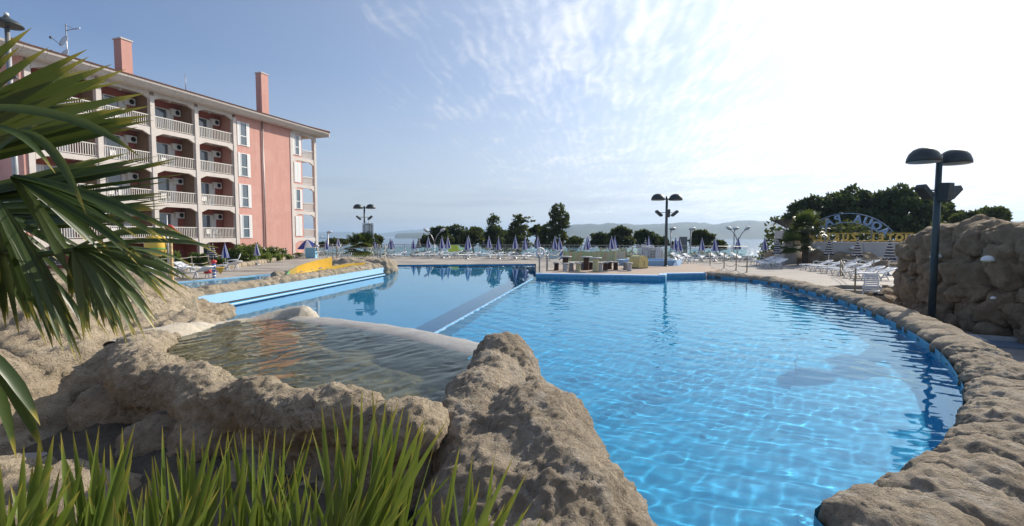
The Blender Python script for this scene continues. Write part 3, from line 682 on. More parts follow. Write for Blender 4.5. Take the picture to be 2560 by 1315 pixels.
# ------------------------------------------------ hotel
M_pink = mat('pink_render', (.66, .36, .30), .85, bump=.25, bscale=30, var=.07, vscale=.35, spec=.2)
t = NT(M_pink.node_tree); b = t.n['Principled BSDF']; tco_ = t.node('ShaderNodeTexCoord').outputs[3]
old = b.inputs['Base Color'].links[0].from_socket
stk = t.ramp(t.noise(t.node('ShaderNodeMapping', in_Vector=tco_, in_Scale=(2.4, 2.4, .22)).outputs[0], 1.6, 6, .6), [(.42, 0.), (.70, .38)])
c_ = t.mix(stk, old, (.52, .25, .20)); ptc = t.ramp(t.noise(tco_, .55, 5, .6, .8), [(.52, 0.), (.60, .30)]); t.put(b.inputs['Base Color'], t.mix(ptc, c_, (.72, .43, .36)))
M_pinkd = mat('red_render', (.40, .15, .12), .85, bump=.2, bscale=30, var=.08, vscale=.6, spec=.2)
M_conc = mat('pale_concrete', (.70, .63, .57), .8, bump=.2, bscale=25, var=.10, vscale=1.2, spec=.25)
M_soff = mat('soffit_plaster', (.58, .54, .50), .85, var=.06, vscale=1)
M_white = mat('white_paint', (.80, .80, .78), .45)
M_rail = mat('railing_paint', (.70, .66, .60), .5)
M_tile = mat('roof_tile', (.17, .085, .055), .9, bump=.4, bscale=12, var=.35, vscale=6, spec=.2)
M_dark = mat('dark_metal', (.03, .035, .035), .45, .4)
M_gal = mat('galvanised', (.42, .42, .42), .45, .7, var=.15)
M_curt = mat('curtain', (.50, .50, .46), .9, var=.1, vscale=8)
M_shadow = mat('room_dark', (.05, .045, .04), .9)
M_brick = bpy.data.materials.new('brick'); M_brick.use_nodes = True; t = NT(M_brick.node_tree); b = t.n['Principled BSDF']
tco = t.node('ShaderNodeTexCoord').outputs[3]; sp = t.node('ShaderNodeSeparateXYZ', in_Vector=tco)
v2 = t.node('ShaderNodeCombineXYZ', i0=sp.outputs[1], i1=sp.outputs[2], i2=0.)
br = t.node('ShaderNodeTexBrick', in_Vector=v2, in_Color1=(.30, .155, .085, 1), in_Color2=(.22, .11, .06, 1), in_Mortar=(.30, .26, .21, 1), in_Scale=1.0, in_Mortar_Size=.012, in_Brick_Width=.25, in_Row_Height=.075)
t.put(b.inputs['Base Color'], br.outputs[0]); b.inputs['Roughness'].default_value = .9
def glassmat(name, tint, rough=.02):
    m = bpy.data.materials.new(name); m.use_nodes = True; t = NT(m.node_tree); b = t.n['Principled BSDF']
    b.inputs['Base Color'].default_value = (*tint, 1); b.inputs['Roughness'].default_value = rough
    b.inputs['Specular IOR Level'].default_value = .9; b.inputs['IOR'].default_value = 1.6
    return m
M_glass = glassmat('window_glass', (.10, .13, .15)); M_glassc = glassmat('window_glass_curtain_sky', (.52, .57, .60), .08)  # second glass: pale colour for curtains, with bright sky reflection painted in

M_glassd = glassmat('window_glass_dark', (.22, .26, .28), .05)
H = empty('hotel', 'pink four-storey hotel with white balconies and two tall chimneys', 'hotel', (-22.6, 56, 0), math.atan2(-.944, -.33))
ZFL = [2.05, 5.0, 7.95, 10.9]; ZE = 13.75; BAYS = [(10.75, 14.5), (14.5, 18.2), (18.2, 21.95), (21.95, 25.9)]; DEP = 1.9
def P(mb, name, m, par=None): return mb.build(name, m, par or H)
# main walls (o axis = +y local, outward)
P(MB().bb(3.75, 10.6, -9, -.03, 0, ZE), 'wall', M_pink)
P(MB().bb(2.15, 3.7, -9, -.06, 0, ZE), 'wall', M_pink)
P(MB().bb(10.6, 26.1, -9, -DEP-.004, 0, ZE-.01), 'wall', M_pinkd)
P(MB().bb(.05, 2.15, -9, -2.6, 0, ZE-.01), 'wall', M_pink)
P(MB().bb(26.1, 26.35, -9, -.05, 0, ZE-.02), 'wall', M_pink)
# pillars
pil = MB().bb(-.17, .17, -.32, .03, -.1, ZE-.3, bev=.02)
pm = None
for s_ in (.17, 3.72, 10.72, 14.5, 18.2, 21.95, 25.95):
    if pm is None: pm = P(pil, 'pillar', M_conc); pm.location.x = s_
    else: c = pm.copy(); COL.objects.link(c); c.location.x = s_
c = pm.copy(); COL.objects.link(c); c.location = (.17, -2.3, 0)
# slabs, chamfered beams, partitions, railings, doors, shutters, air conditioners
def beam(s0, s1, z1, h=.36, ch=.62, cv=.30):
    w_ = s1-s0; poly = [(s0, z1), (s1, z1), (s1, z1-h-cv), (s1-.02, z1-h-cv), (s1-ch, z1-h), (s0+ch, z1-h), (s0+.02, z1-h-cv), (s0, z1-h-cv)]
    M = Matrix(((1, 0, 0, 0), (0, 0, -1, 0), (0, 1, 0, 0), (0, 0, 0, 1)))
    return MB().prism(poly, .015, .24, M)
def railing(s0, s1, z):
    fr = MB().bb(s0, s1, -.14, -.06, z+.93, z+1.0).bb(s0, s1, -.12, -.08, z+.10, z+.14)
    o = P(fr, 'railing', M_rail); mb = MB(); n = int((s1-s0)/.15)
    for i in range(1, n): x = s0+(s1-s0)*i/n; mb.bb(x-.022, x+.022, -.115, -.085, z+.14, z+.93)
    bo = mb.build('balusters', M_rail, o); bo['kind'] = 'stuff'; return o
def shutter(x0, x1, o_, z0, z1, par=None):
    mb = MB().bb(x0, x1, o_, o_+.035, z0, z1)
    n = 9
    for i in range(n):
        zz_ = z0+.12+(z1-z0-.24)*(i+.5)/n; mb.bb(x0+.06, x1-.06, o_+.035, o_+.05, zz_-.03, zz_+.03)
    return P(mb, 'shutter', M_white, par)
def window(x0, x1, o_, z0, z1, gm, n=2, split=None):
    t_ = .06; mb = MB().bb(x0-t_, x0, o_, o_+.07, z0, z1).bb(x1, x1+t_, o_, o_+.07, z0, z1).bb(x0-t_, x1+t_, o_, o_+.07, z1, z1+t_).bb(x0-t_, x1+t_, o_, o_+.07, z0-t_, z0)
    for i in range(1, n): x = x0+(x1-x0)*i/n; mb.bb(x-.05, x+.05, o_, o_+.06, z0, z1)
    if split: mb.bb(x0, x1, o_, o_+.055, split-.04, split+.04)
    f = P(mb, 'window', M_white)
    for i in range(n):
        a_ = x0+(x1-x0)*i/n; b_ = x0+(x1-x0)*(i+1)/n
        MB().bb(a_, b_, o_+.004, o_+.02, z0, z1).build('pane', gm if i % 2 else M_glass, f)
    return f
def acunit(x, o_, z):
    a_ = P(MB().box((x, o_+.17, z), (.80, .30, .56), bev=.02), 'air_conditioner', M_white)
    n_ = 20; M = Matrix.Rotation(-math.pi/2, 4, 'X')
    MB().lathe([(.19, 0), (.195, .015), (.16, .02), (.155, .005), (.02, .004)], 18, (x-.12, o_+.322, z), M).build('fan_grille', M_dark, a_)
    return a_
rr = random.Random(5)
for k, z in enumerate(ZFL):
    ztop = ZFL[k+1] if k < 3 else ZE-.02
    for (s0, s1) in BAYS:
        a0, a1 = s0+.17, s1-.17
        P(MB().bb(a0-.1, a1+.1, -DEP, -.02, z-.16, z), 'balcony_floor', M_soff)
        P(beam(a0, a1, z+.03 if k else z+.03), 'beam', M_conc)
        if k == 3: P(beam(a0, a1, ztop, .30, .62, .28), 'beam', M_conc)
        if s0 > 11: P(MB().bb(s0-.1, s0+.1, -DEP, -.33, z, ztop-.18), 'partition', M_brick)
        railing(a0, a1, z)
        dx = s1-.42
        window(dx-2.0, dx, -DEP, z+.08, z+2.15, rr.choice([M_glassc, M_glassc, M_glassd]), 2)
        if rr.random() < .75:
            cx_ = rr.uniform(a0+.6, a1-.9); fb = MB()
            for q_ in (0, .75): fb.bb(cx_+q_-.2, cx_+q_+.2, -1.0, -.6, z+.40, z+.44).bb(cx_+q_-.2, cx_+q_+.2, -1.03, -.99, z+.44, z+.86)
            for q_ in (0, .75):
                for e_ in (-.18, .18): fb.bb(cx_+q_+e_-.02, cx_+q_+e_+.02, -.64, -.6, z, z+.62).bb(cx_+q_+e_-.02, cx_+q_+e_+.02, -1.0, -.96, z, z+.42)
            P(fb, 'balcony_furniture', M_white)
        shutter(dx-2.6, dx-2.09, -DEP+.02, z+.05, z+2.18)
        acunit(s0+.62, -DEP, z+2.05)
        P(MB().lathe([(.13, 0), (.12, -.07), (.05, -.10)], 12, ((s0+s1)/2-.2, -1.0, ztop-.16)), 'ceiling_lamp', M_white)
    # corner loggia
    P(MB().bb(.34, 2.15, -2.6, -.02, z-.16, z), 'balcony_floor', M_soff)
    P(beam(.34, 3.55, z+.03), 'beam', M_conc)
    if k == 3: P(beam(.34, 3.55, ztop, .30, .5, .28), 'beam', M_conc)
    railing(.34, 2.12, z)
    M = Matrix.Rotation(math.pi/2, 4, 'Z'); o = railing(-2.15, -.3, z); o.matrix_basis = Matrix(((0, -1, 0, .07), (1, 0, 0, .0), (0, 0, 1, 0), (0, 0, 0, 1)))
    a_ = P(MB().box((2.0, -.75, z+2.25), (.30, .7, .5), bev=.02), 'air_conditioner', M_white)
    # the two window columns on the pink wall
    cl = k in (0, 2)
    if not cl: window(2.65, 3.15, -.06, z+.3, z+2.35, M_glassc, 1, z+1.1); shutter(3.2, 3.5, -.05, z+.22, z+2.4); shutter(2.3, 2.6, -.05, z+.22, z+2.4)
    else: shutter(2.92, 3.38, -.04, z+.22, z+2.4); shutter(2.42, 2.90, -.04, z+.22, z+2.4)
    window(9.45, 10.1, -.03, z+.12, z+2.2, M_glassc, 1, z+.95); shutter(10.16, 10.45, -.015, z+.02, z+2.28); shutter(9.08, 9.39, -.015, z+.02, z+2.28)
P(beam(18.37, 21.78, 2.08), 'beam', M_conc)
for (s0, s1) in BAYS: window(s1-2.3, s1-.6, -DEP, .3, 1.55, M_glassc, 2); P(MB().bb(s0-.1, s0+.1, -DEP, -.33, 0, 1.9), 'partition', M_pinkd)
P(MB().tube([(7.55, .07, .1), (7.55, .07, ZE+.02)], .06, 10), 'downpipe', M_gal)
# eaves, fascia panels, roof
prof = [(-10.0, ZE-.02), (.75, ZE-.02), (.75, ZE+.02), (-10.0, ZE+.02)]
M = Matrix(((0, 0, 1, 0), (1, 0, 0, 0), (0, 1, 0, 0), (0, 0, 0, 1)))
P(MB().prism(prof, -1.0, 27.3, M), 'soffit', M_conc)
fp = MB().prism([(.10, ZE+.03), (.76, ZE+.03), (1.08, ZE+.30), (1.12, ZE+.44), (.10, ZE+.44)], -.59, .59, M)
f0 = None
for i in range(24):
    x = -.42+i*1.2-.0
    if f0 is None: f0 = P(fp, 'fascia_panel', M_conc); f0.location.x = x
    else: c = f0.copy(); COL.objects.link(c); c.location.x = x
P(MB().prism([(-9, ZE+.03), (.1, ZE+.03), (.1, ZE+.42), (-9, ZE+.42)], -.95, 27.2, M), 'roof_slab', M_conc)
tn = math.tan(R(14)); nx = 620; V = []; rows = [(1.16, 0), (.2, 0), (-1.2, 0), (-3, 0), (-4.6, 0)]
xs_ = np.linspace(-1.1, 27.4, nx)
for (o_, _) in rows:
    z_ = ZE+.50+(1.16-o_)*tn
    V += [(x, o_, z_+.055*abs(math.sin(math.pi*x/.23))) for x in xs_]
V += [(x, 1.14, ZE+.44) for x in xs_]
idx = np.arange(5*nx).reshape(5, nx); q = np.stack([idx[:-1, :-1], idx[1:, :-1], idx[1:, 1:], idx[:-1, 1:]], -1).reshape(-1, 4)
V = [(min(max(x, -1.1+(1.16-o_)), 27.4-(1.16-o_)), o_, z_) for x, o_, z_ in V]
q2 = np.stack([np.arange(nx-1)+5*nx, np.arange(nx-1), np.arange(1, nx), np.arange(1, nx)+5*nx], -1)
o = npmesh('roof_tiles', V, np.concatenate([q, q2]), M_tile, H, False); o['kind'] = 'stuff'
hz = ZE+.50+5.76*tn
P(MB().add([(4.66, -4.6, hz), (21.64, -4.6, hz), (27.4, -10.4, ZE+.5), (-1.1, -10.4, ZE+.5), (-1.1, 1.16, ZE+.5), (27.4, 1.16, ZE+.5)], [(3, 2, 1, 0), (0, 4, 3), (1, 2, 5)]), 'roof', M_tile)
for x in (-1.05, 27.35): P(MB().bb(x-.06, x+.06, -10.2, 1.05, ZE+.0, ZE+.44), 'fascia', M_conc)
P(MB().tube([(-1.05, 1.1, ZE+.55), (4.66, -4.6, hz+.03), (21.64, -4.6, hz+.03), (27.35, 1.1, ZE+.55)], .12, 8), 'ridge', M_tile)
def chimney(s_, o_, ztop, w_=1.35, d_=1.0):
    c = P(MB().bb(s_-w_/2, s_+w_/2, o_-d_/2, o_+d_/2, ZE, ztop), 'chimney', M_pink)
    MB().bb(s_-w_/2-.06, s_+w_/2+.06, o_-d_/2-.06, o_+d_/2+.06, ztop, ztop+.10).build('chimney_cap', M_conc, c)
chimney(5.95, -1.5, 19.0, .90, .75); chimney(19.15, -1.6, 17.5, .78, .85)
P(MB().tube([(14.6, -1, ZE+1), (14.6, -1, ZE+2.6)], .03, 6), 'lightning_rod', M_gal)
# lower annex at the near end of the hotel
AX = empty('annex_building', 'low white annex with large windows behind the fan palm', 'building', (0, 0, 0))
AX.location = H.location; AX.rotation_euler = H.rotation_euler
MB().bb(26.6, 36, -5, 0, 0, 4.9).build('wall', M_conc, AX)
MB().bb(26.4, 36.2, -5.2, .25, 4.9, 5.2).build('roof', M_conc, AX)
for z in (.6, 2.9):
    for x in (28.0, 30.2, 32.4):
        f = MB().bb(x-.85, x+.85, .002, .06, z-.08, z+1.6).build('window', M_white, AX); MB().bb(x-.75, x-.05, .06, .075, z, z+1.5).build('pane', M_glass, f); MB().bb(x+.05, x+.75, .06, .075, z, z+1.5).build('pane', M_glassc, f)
for x in (26.9, 29.1, 31.3, 33.5): MB().bb(x-.15, x+.15, .26, .56, 0, 4.89).build('pillar', M_conc, AX)
# aerial mast with two dishes, fixed on the roof
sd_ = empty('satellite_antenna', 'roof mast with two white satellite dishes and a bare aerial', 'antenna', atD(170, 172, 33.5))
MB().tube([(0, 0, -.5), (0, 0, 3.0)], .035, 8).build('mast', M_gal, sd_)
for z in (.85, 1.75):
    Mx = Matrix.Rotation(R(-20), 4, 'Z') @ Matrix.Rotation(R(70), 4, 'X')
    d_ = MB().lathe([(.02, .0), (.22, .03), (.42, .10), (.42, .085), (.22, .01), (.02, -.02)], 20, (0, -.12, z), Mx).build('dish', M_white, sd_)
    MB().tube([(-.05, -.1, z-.40), (-.45, -.55, z+.05)], .02, 6).build('feed_arm', M_gal, d_); MB().box((-.50, -.6, z+.1), (.12, .1, .14)).build('receiver', M_dark, d_)
MB().tube([(0, 0, 2.55), (.95, .0, 2.72)], .025, 6).tube([(0, 0, 2.9), (.65, .1, 2.62)], .015, 5).build('aerial', M_gal, sd_)
for (nm_, D_, px_0, py_0, lab) in (('roof', 0, 0, 0, ''),): pass
# ------------------------------------------------ lamps
M_lamp = mat('lamp_green_grey', (.055, .065, .065), .5, .2, var=.2)
M_pole = mat('lamp_pole', (.05, .075, .085), .42, .3, var=.15)
M_under = mat('lamp_underside', (.35, .37, .36), .5)
def dome_lamp(loc, rz, label, hgt=5.5, spots=3, s=1.0):
    r_ = empty('street_lamp', label, 'street lamp', loc, rz, 'double domed lamps round the pool')
    MB().tube([(0, 0, 0), (0, 0, hgt*.55), (0, 0, hgt)], [.10*s, .095*s, .075*s], 14).build('pole', M_pole, r_)
    MB().lathe([(.17*s, 0), (.17*s, .02), (.11*s, .10)], 14).build('base_plate', M_pole, r_)
    for sg in (-1, 1):
        a = MB().tube([(0, 0, hgt-.18), (sg*.30, 0, hgt-.18)], .05, 8).build('arm', M_pole, r_)
        pr = [(.0001, .44), (.14, .42), (.26, .36), (.35, .25), (.40, .11), (.41, 0), (.39, 0), (.36, .10)]
        d_ = MB().lathe(pr, 22, (sg*.62*1.0, 0, hgt-.26), Matrix.Diagonal((1.12, 1, 1, 1)), close=False).build('lamp_shade', M_lamp, r_)
        MB().lathe([(.385, .01), (.36, -.02), (.001, -.045)], 22, (sg*.62, 0, hgt-.26), Matrix.Diagonal((1.12, 1, 1, 1)), close=False).build('diffuser', M_under, d_)
    for i, an in enumerate(((-1, 0), (1, 0), (0, -1))[:spots]):
        an = (an[0], an[1]) ; c = Vector((an[0]*.55, an[1]*.2-.02, hgt-1.15)); rot = Matrix.Rotation(R(50)*an[0], 4, 'Y') @ Matrix.Rotation(R(-5)*an[1], 4, 'X')
        f = MB().box(c, (.15 if an[0] else .20, .28, .54), M=rot, bev=.02).build('floodlight', M_lamp, r_)
        MB().box(c+rot @ Vector((.080*an[0], 0, 0)), (.02, .28, .46) if an[0] else (.22, .02, .4), M=rot).build('glass', M_dark, f) if an[0] else None
        if an[0]: MB().tube([(0, 0, hgt-1.08), (an[0]*.46, 0, hgt-1.10)], .025, 6).build('bracket', M_pole, r_)
    return r_
dome_lamp((*xy(2332, 800, ZW)[:2], ZW) if False else (12.95, 14.7, ZW), R(14), 'large double domed lamp with floodlights in front of the rock wall', 5.30)
dome_lamp((*xy(1664, 670, ZP*.5), ZP-.02), R(5), 'dark double domed lamp standing beside the yellow box on the bar platform', 4.78)
dome_lamp((*xy(913, 648, 0), 0), R(0), 'dark double domed lamp behind the white sign board by the palm bush', 5.2, 2)
cl_ = empty('street_lamp', 'single lamp with a wide flat hood at the top left beyond the roof', 'street lamp', (atD(17, 60, 17.2).x, 17.2, 0))
zl_ = atD(17, 62, 17.2).z-9.7; cl_.location.z = zl_
MB().tube([(0, 0, -zl_), (0, 0, 9.65)], [.10, .07], 10).build('pole', M_gal, cl_)
MB().lathe([(.06, .30), (.12, .22), (.30, .14), (.44, .02), (.45, -.02), (.40, -.03), (.05, .0)], 20, (0, 0, 9.7)).build('lamp_shade', M_lamp, cl_)
MB().lathe([(.02, .12), (.07, .09), (.07, 0)], 10, (0, 0, 10.0)).build('finial', M_white, cl_)
MB().box((.1, 0, 7.9), (.35, .1, .06)).build('crossbar', M_lamp, cl_)
def road_lamp(px, ptop, D, heads, label, w_=.9):
    top = atD(px, ptop, D); zb = -2.2 if D < 62 else -2.2-(D-62)*.155
    r_ = empty('road_lamp', label, 'street lamp', (top.x, D, zb), 0); h_ = top.z-zb
    if heads == 2:
        MB().tube([(0, 0, 0), (0, 0, h_-2.0)], .09, 8).build('pole', M_gal, r_)
        for sg in (-1, 1):
            MB().tube([(0, 0, h_-2.1), (sg*.12, 0, h_-1.5), (sg*.5*w_, 0, h_-.8), (sg*1.05*w_, 0, h_-.3)], .055, 8).build('arm', M_gal, r_)
            MB().lathe([(.02, -.4), (.16, -.3), (.22, 0), (.15, .3), (.02, .38)], 12, (sg*1.28*w_, 0, h_-.12), Matrix.Rotation(R(62*sg), 4, 'Y')).build('lamp_head', M_white, r_)
    else:
        MB().tube([(0, 0, 0), (0, 0, h_)], .08, 8).build('pole', M_gal, r_)
        MB().lathe([(.02, -.5), (.17, -.3), (.2, 0), (.15, .3), (.02, .38)], 12, (.22, 0, h_), Matrix.Rotation(R(84), 4, 'Y')).build('lamp_head', M_white if heads == 1 else M_gal, r_)
road_lamp(1085.5, 573, 66, 2, 'grey road lamp with two curved arms before the pines on the left')
road_lamp(1845.5, 568, 60, 2, 'grey road lamp with two curved arms standing before open sea')
road_lamp(1678, 572, 64, 3, 'thin single-headed road lamp just right of the tall domed lamp')
road_lamp(1727, 572, 58, 1, 'single-headed road lamp with a pale head beside the grey column')
road_lamp(1836, 571, 64, 1, 'thin single-headed road lamp left of the two-armed road lamp')
road_lamp(820, 580, 74, 1, 'road lamp with a white head just right of the hotel corner')
road_lamp(886, 588, 90, 1, 'small distant road lamp with a white head near the sign board')
o = MB().box((0, 0, 3), (.9, .5, 6), bev=.03).build('concrete_column', mat('grey_concrete', (.25, .25, .24), .8, var=.1), None, (*atD(1708, 590, 62).xy, atD(1708, 588, 62).z-6.2)); tag(o, 'grey concrete column rising behind the umbrellas, right of the domed lamp', 'column')

# ------------------------------------------------ sun loungers
M_plas = mat('white_plastic', (.74, .75, .76), .38, spec=.5)
def make_lounger(label):
    r_ = empty('sun_lounger', label, 'sun lounger', (0, 0, 0), 0, 'white plastic sun loungers')
    mb = MB(); w_ = .60                                     # foot at x=0, head at x=1.9
    mb.tube([(0, -w_/2, .33), (.1, -w_/2, .36), (1.25, -w_/2, .36)], .028, 6).tube([(0, w_/2, .33), (.1, w_/2, .36), (1.25, w_/2, .36)], .028, 6).tube([(.0, -w_/2, .33), (-.05, 0, .32), (0, w_/2, .33)], .03, 6)
    for i in range(10): x = .10+i*.115; mb.bb(x-.045, x+.045, -w_/2, w_/2, .352, .372)
    mb.build('seat', M_plas, r_)
    bk = MB(); a = R(24)
    for sy in (-1, 1): bk.tube([(1.22, sy*w_/2, .36), (1.22+.7*math.cos(a), sy*w_/2*.96, .36+.7*math.sin(a))], .028, 6)
    bk.tube([(1.22+.7*math.cos(a), -w_/2*.96, .36+.7*math.sin(a)), (1.25+.72*math.cos(a), 0, .37+.71*math.sin(a)), (1.22+.7*math.cos(a), w_/2*.96, .36+.7*math.sin(a))], .03, 6)
    for i in range(6): t_ = .07+i*.11; bk.box((1.22+t_*math.cos(a), 0, .362+t_*math.sin(a)), (.09, w_, .02), M=Matrix.Rotation(-a, 4, 'Y'))
    bk.build('backrest', M_plas, r_)
    for x, dx in ((.28, -.16), (.28, .16), (1.25, -.18), (1.25, .20)):
        for sy in (-1, 1): MB().tube([(x, sy*w_/2, .34), (x+dx*.7, sy*w_*.52, .15), (x+dx, sy*w_*.53, 0)], [.035, .028, .024], 6).build('leg', M_plas, r_)
    for sy in (-1, 1): MB().tube([(.85, sy*(w_/2+.02), .36), (.95, sy*(w_/2+.05), .56), (1.15, sy*(w_/2+.05), .58), (1.35, sy*(w_/2+.04), .50)], .022, 6).build('armrest', M_plas, r_)
    return r_
L0 = make_lounger('x'); used = [False]
def lounger(px, py, rz, label, z=0.0, scale=None):
    v = at(px, py, z)
    if not used[0]: used[0] = True; L0.location = v; L0.rotation_euler = (0, 0, R(rz)); L0['label'] = label; return L0
    return dup(L0, v, R(rz), label, scale)
# far row along the railing: foot towards the pool, heads away to the right
far = [(972, 645), (1006, 641), (1031, 645), (1048, 641), (1064, 646), (1080, 642), (1101, 646), (1119, 642), (1138, 646), (1161, 646), (1197, 642), (1216, 647), (1246, 647), (1281, 648), (1311, 649), (1331, 643), (1356, 647)]
ordi = ['first', 'second', 'third', 'fourth', 'fifth', 'sixth', 'seventh', 'eighth', 'ninth', 'tenth', 'eleventh', 'twelfth', 'thirteenth', 'fourteenth', 'fifteenth', 'sixteenth', 'last']
for i, (px, py) in enumerate(far):
    lounger(px, py, 38+random.uniform(-5, 5), '%s white lounger from the left in the row below the far railing' % ordi[i])
rb = [(1716, 652), (1737, 660), (1752, 654), (1790, 655), (1816, 653), (1845, 653), (1868, 650), (1885, 656)]
for i, (px, py) in enumerate(rb):
    lounger(px, py, 118+random.uniform(-6, 6), '%s white lounger from the left in the group right of the domed lamp' % ordi[i])
for i, (px, py) in enumerate([(1880, 662), (1893, 666), (1903, 670)]):
    lounger(px, py, 8, ['rearmost', 'middle', 'foremost'][i]+' of three flat loungers side-on at the corner of the rock ledge')
for i, (px, py, rz) in enumerate([(2003, 674, -8), (2027, 678, -9), (2054, 683, -10), (2082, 688, -10), (2112, 694, -8), (2138, 699, -6), (2078, 669, -8), (2120, 673, -8)]):
    v = at(px, py, 0); lounger(px, py, rz, '%s lounger from the left in the shaded row under the striped umbrellas' % ordi[i])
for i, (px, py, rz, lb) in enumerate([(497, 683, 160, 'white lounger on the left deck directly behind the red ball post'), (545, 676, -20, 'white lounger beside the red cone and under the blue umbrella'), (430, 690, 165, 'white lounger just right of the bamboo pole'), (468, 694, -25, 'white lounger between the bamboo pole and the red cone'), (300, 706, 8, 'white lounger behind the hanging palm blades, nearest the left'), (340, 700, 6, 'white lounger behind the hanging palm blades, second from the left'), (380, 697, 4, 'white lounger behind the palm blades, just left of the bamboo pole'), (738, 641, 10, 'white lounger below the open blue umbrella'), (752, 645, 6, 'white lounger near the top end of the yellow slide'), (776, 641, 5, 'white lounger beside the hotel corner pillar'),
                                   (838, 640, 30, 'white lounger left of the palm bush'), (862, 641, 40, 'white lounger behind the slide, next to the palm bush'), (940, 640, 35, 'white lounger behind the rope fence on the rock mound')]):
    lounger(px, py, rz, lb)
# upright chairs
def make_chair(loc, rz, label, name='garden_chair'):
    r_ = empty('deck_chair', label, 'chair', loc, rz); w_ = .56
    mb = MB()
    for i in range(6): mb.bb(-.26, .26, .0+i*.085, .07+i*.085, .40, .425)
    mb.tube([(-.27, 0, .41), (-.27, .52, .41)], .03, 6).tube([(.27, 0, .41), (.27, .52, .41)], .03, 6); mb.build('seat', M_plas, r_)
    bk = MB(); a = R(68)
    for sx_ in (-1, 1): bk.tube([(sx_*.27, .52, .40), (sx_*.24, .52+.68*math.cos(a), .40+.68*math.sin(a))], .028, 6)
    for i in range(7): t_ = .1+i*.09; bk.box((0, .52+t_*math.cos(a), .40+t_*math.sin(a)), (.50, .022, .062), M=Matrix.Rotation(-(math.pi/2-a), 4, 'X'))
    bk.box((0, .52+.72*math.cos(a), .40+.72*math.sin(a)), (.48, .03, .10), M=Matrix.Rotation(-(math.pi/2-a), 4, 'X'), bev=.012); bk.build('backrest', M_plas, r_)
    for sx_ in (-1, 1):
        MB().tube([(sx_*.29, .02, .40), (sx_*.31, -.03, 0)], [.032, .022], 6).build('leg', M_plas, r_); MB().tube([(sx_*.29, .52, .40), (sx_*.31, .66, 0)], [.032, .022], 6).build('leg', M_plas, r_)
        MB().tube([(sx_*.29, .0, .40), (sx_*.32, -.02, .60), (sx_*.32, .2, .64), (sx_*.27, .62, .64)], .026, 6).build('armrest', M_plas, r_)
    return r_
make_chair(at(2178, 752, ZW), R(-35), 'single white slatted armchair on the lower walkway beside the rock wall')
M_cloth = mat('dark_cloth', (.03, .035, .045), .9, var=.2)
v = at(2196, 738, ZW+.43); o = blobs('dark_towel', [((v.x, v.y, ZW+.46), (.20, .12, .05)), ((v.x-.13, v.y-.03, ZW+.48), (.09, .07, .08), 30), ((v.x+.12, v.y, ZW+.45), (.1, .1, .05))], .02, M_cloth, None, ((6, .03, 2),)); tag(o, 'crumpled dark towel lying on the white armchair', 'towel')
make_chair(at(570, 673, 0), R(-60), 'white reclining chair with raised slatted back under the blue umbrella')
# two stacks of loungers beside the yellow box
for j, (px, rz, nm) in enumerate(((1630, 172, 'left'), (1655, 172, 'right'))):
    for k in range(8):
        v = at(px+20, 657, 0); lab = '%s white lounger in the %s stack behind the blue tub' % (['bottom', 'second', 'third', 'fourth', 'fifth', 'sixth', 'seventh', 'top'][k]+('' if k in (0, 7) else ' from bottom'), nm)
        o = dup(L0, (v.x-.3*j, v.y+.7*j, .02+k*.125), R(rz), lab)
# ------------------------------------------------ umbrellas
M_canA = mat('umbrella_white', (.80, .80, .84), .85); M_canB = mat('umbrella_blue', (.05, .08, .34), .85)
M_canC = mat('umbrella_cream', (.66, .66, .64), .85); M_canD = mat('umbrella_navy', (.025, .035, .075), .85)
for m_ in (M_canA, M_canB, M_canC, M_canD):
    t = NT(m_.node_tree); b = t.n['Principled BSDF']; out = [n for n in t.n if n.type == 'OUTPUT_MATERIAL'][0]; tr = t.node('ShaderNodeBsdfTranslucent', in_Color=b.inputs['Base Color'].default_value[:] if not b.inputs['Base Color'].is_linked else (.72, .72, .78, 1))
    t.l.new(t.node('ShaderNodeMixShader', i0=.45, i1=b.outputs[0], i2=tr.outputs[0]).outputs[0], out.inputs[0])
def make_umbrella(label, kind):
    r_ = empty('closed_umbrella', label, 'umbrella', (0, 0, 0), 0, 'closed blue and white umbrellas' if kind == 0 else 'closed umbrellas with horizontal stripes')
    MB().tube([(0, 0, 0), (0, 0, 2.38)], .022, 8).build('pole', M_white, r_)
    MB().lathe([(.26, 0), (.26, .04), (.10, .10), (.03, .28)], 14).build('base', M_gal, r_)
    n = 32; rows = 15; V = []; F_ = []; mi = []
    for j in range(rows):
        f = j/(rows-1); z = 2.36-1.32*f
        rad = .02+.27*f**.95
        for i in range(n):
            a = 2*math.pi*i/n; fold = 1+.30*math.cos(8*a+f*1.2)*min(1, f*2)
            dz = -.05*math.cos(8*a)*(f > .9)
            V.append((rad*fold*math.cos(a+f*.5), rad*fold*math.sin(a+f*.5), z+dz))
    for j in range(rows-1):
        for i in range(n):
            F_.append((j*n+i, j*n+(i+1) % n, (j+1)*n+(i+1) % n, (j+1)*n+i)); mi.append(((i//4) % 2) if kind == 0 else (j % 2))
    me = bpy.data.meshes.new('canopy'); me.from_pydata(V, [], F_)
    for m in ((M_canA, M_canB) if kind == 0 else (M_canC, M_canD)): me.materials.append(m)
    me.polygons.foreach_set('material_index', mi); me.polygons.foreach_set('use_smooth', [True]*len(F_)); me.update(); c = link('canopy', me, r_)
    MB().tube([(0, 0, 2.34), (0, 0, 2.46)], [.018, .006], 6).build('finial', M_white, r_)
    return r_
U0 = [make_umbrella('x', 0), make_umbrella('y', 1)]; uu = [False, False]
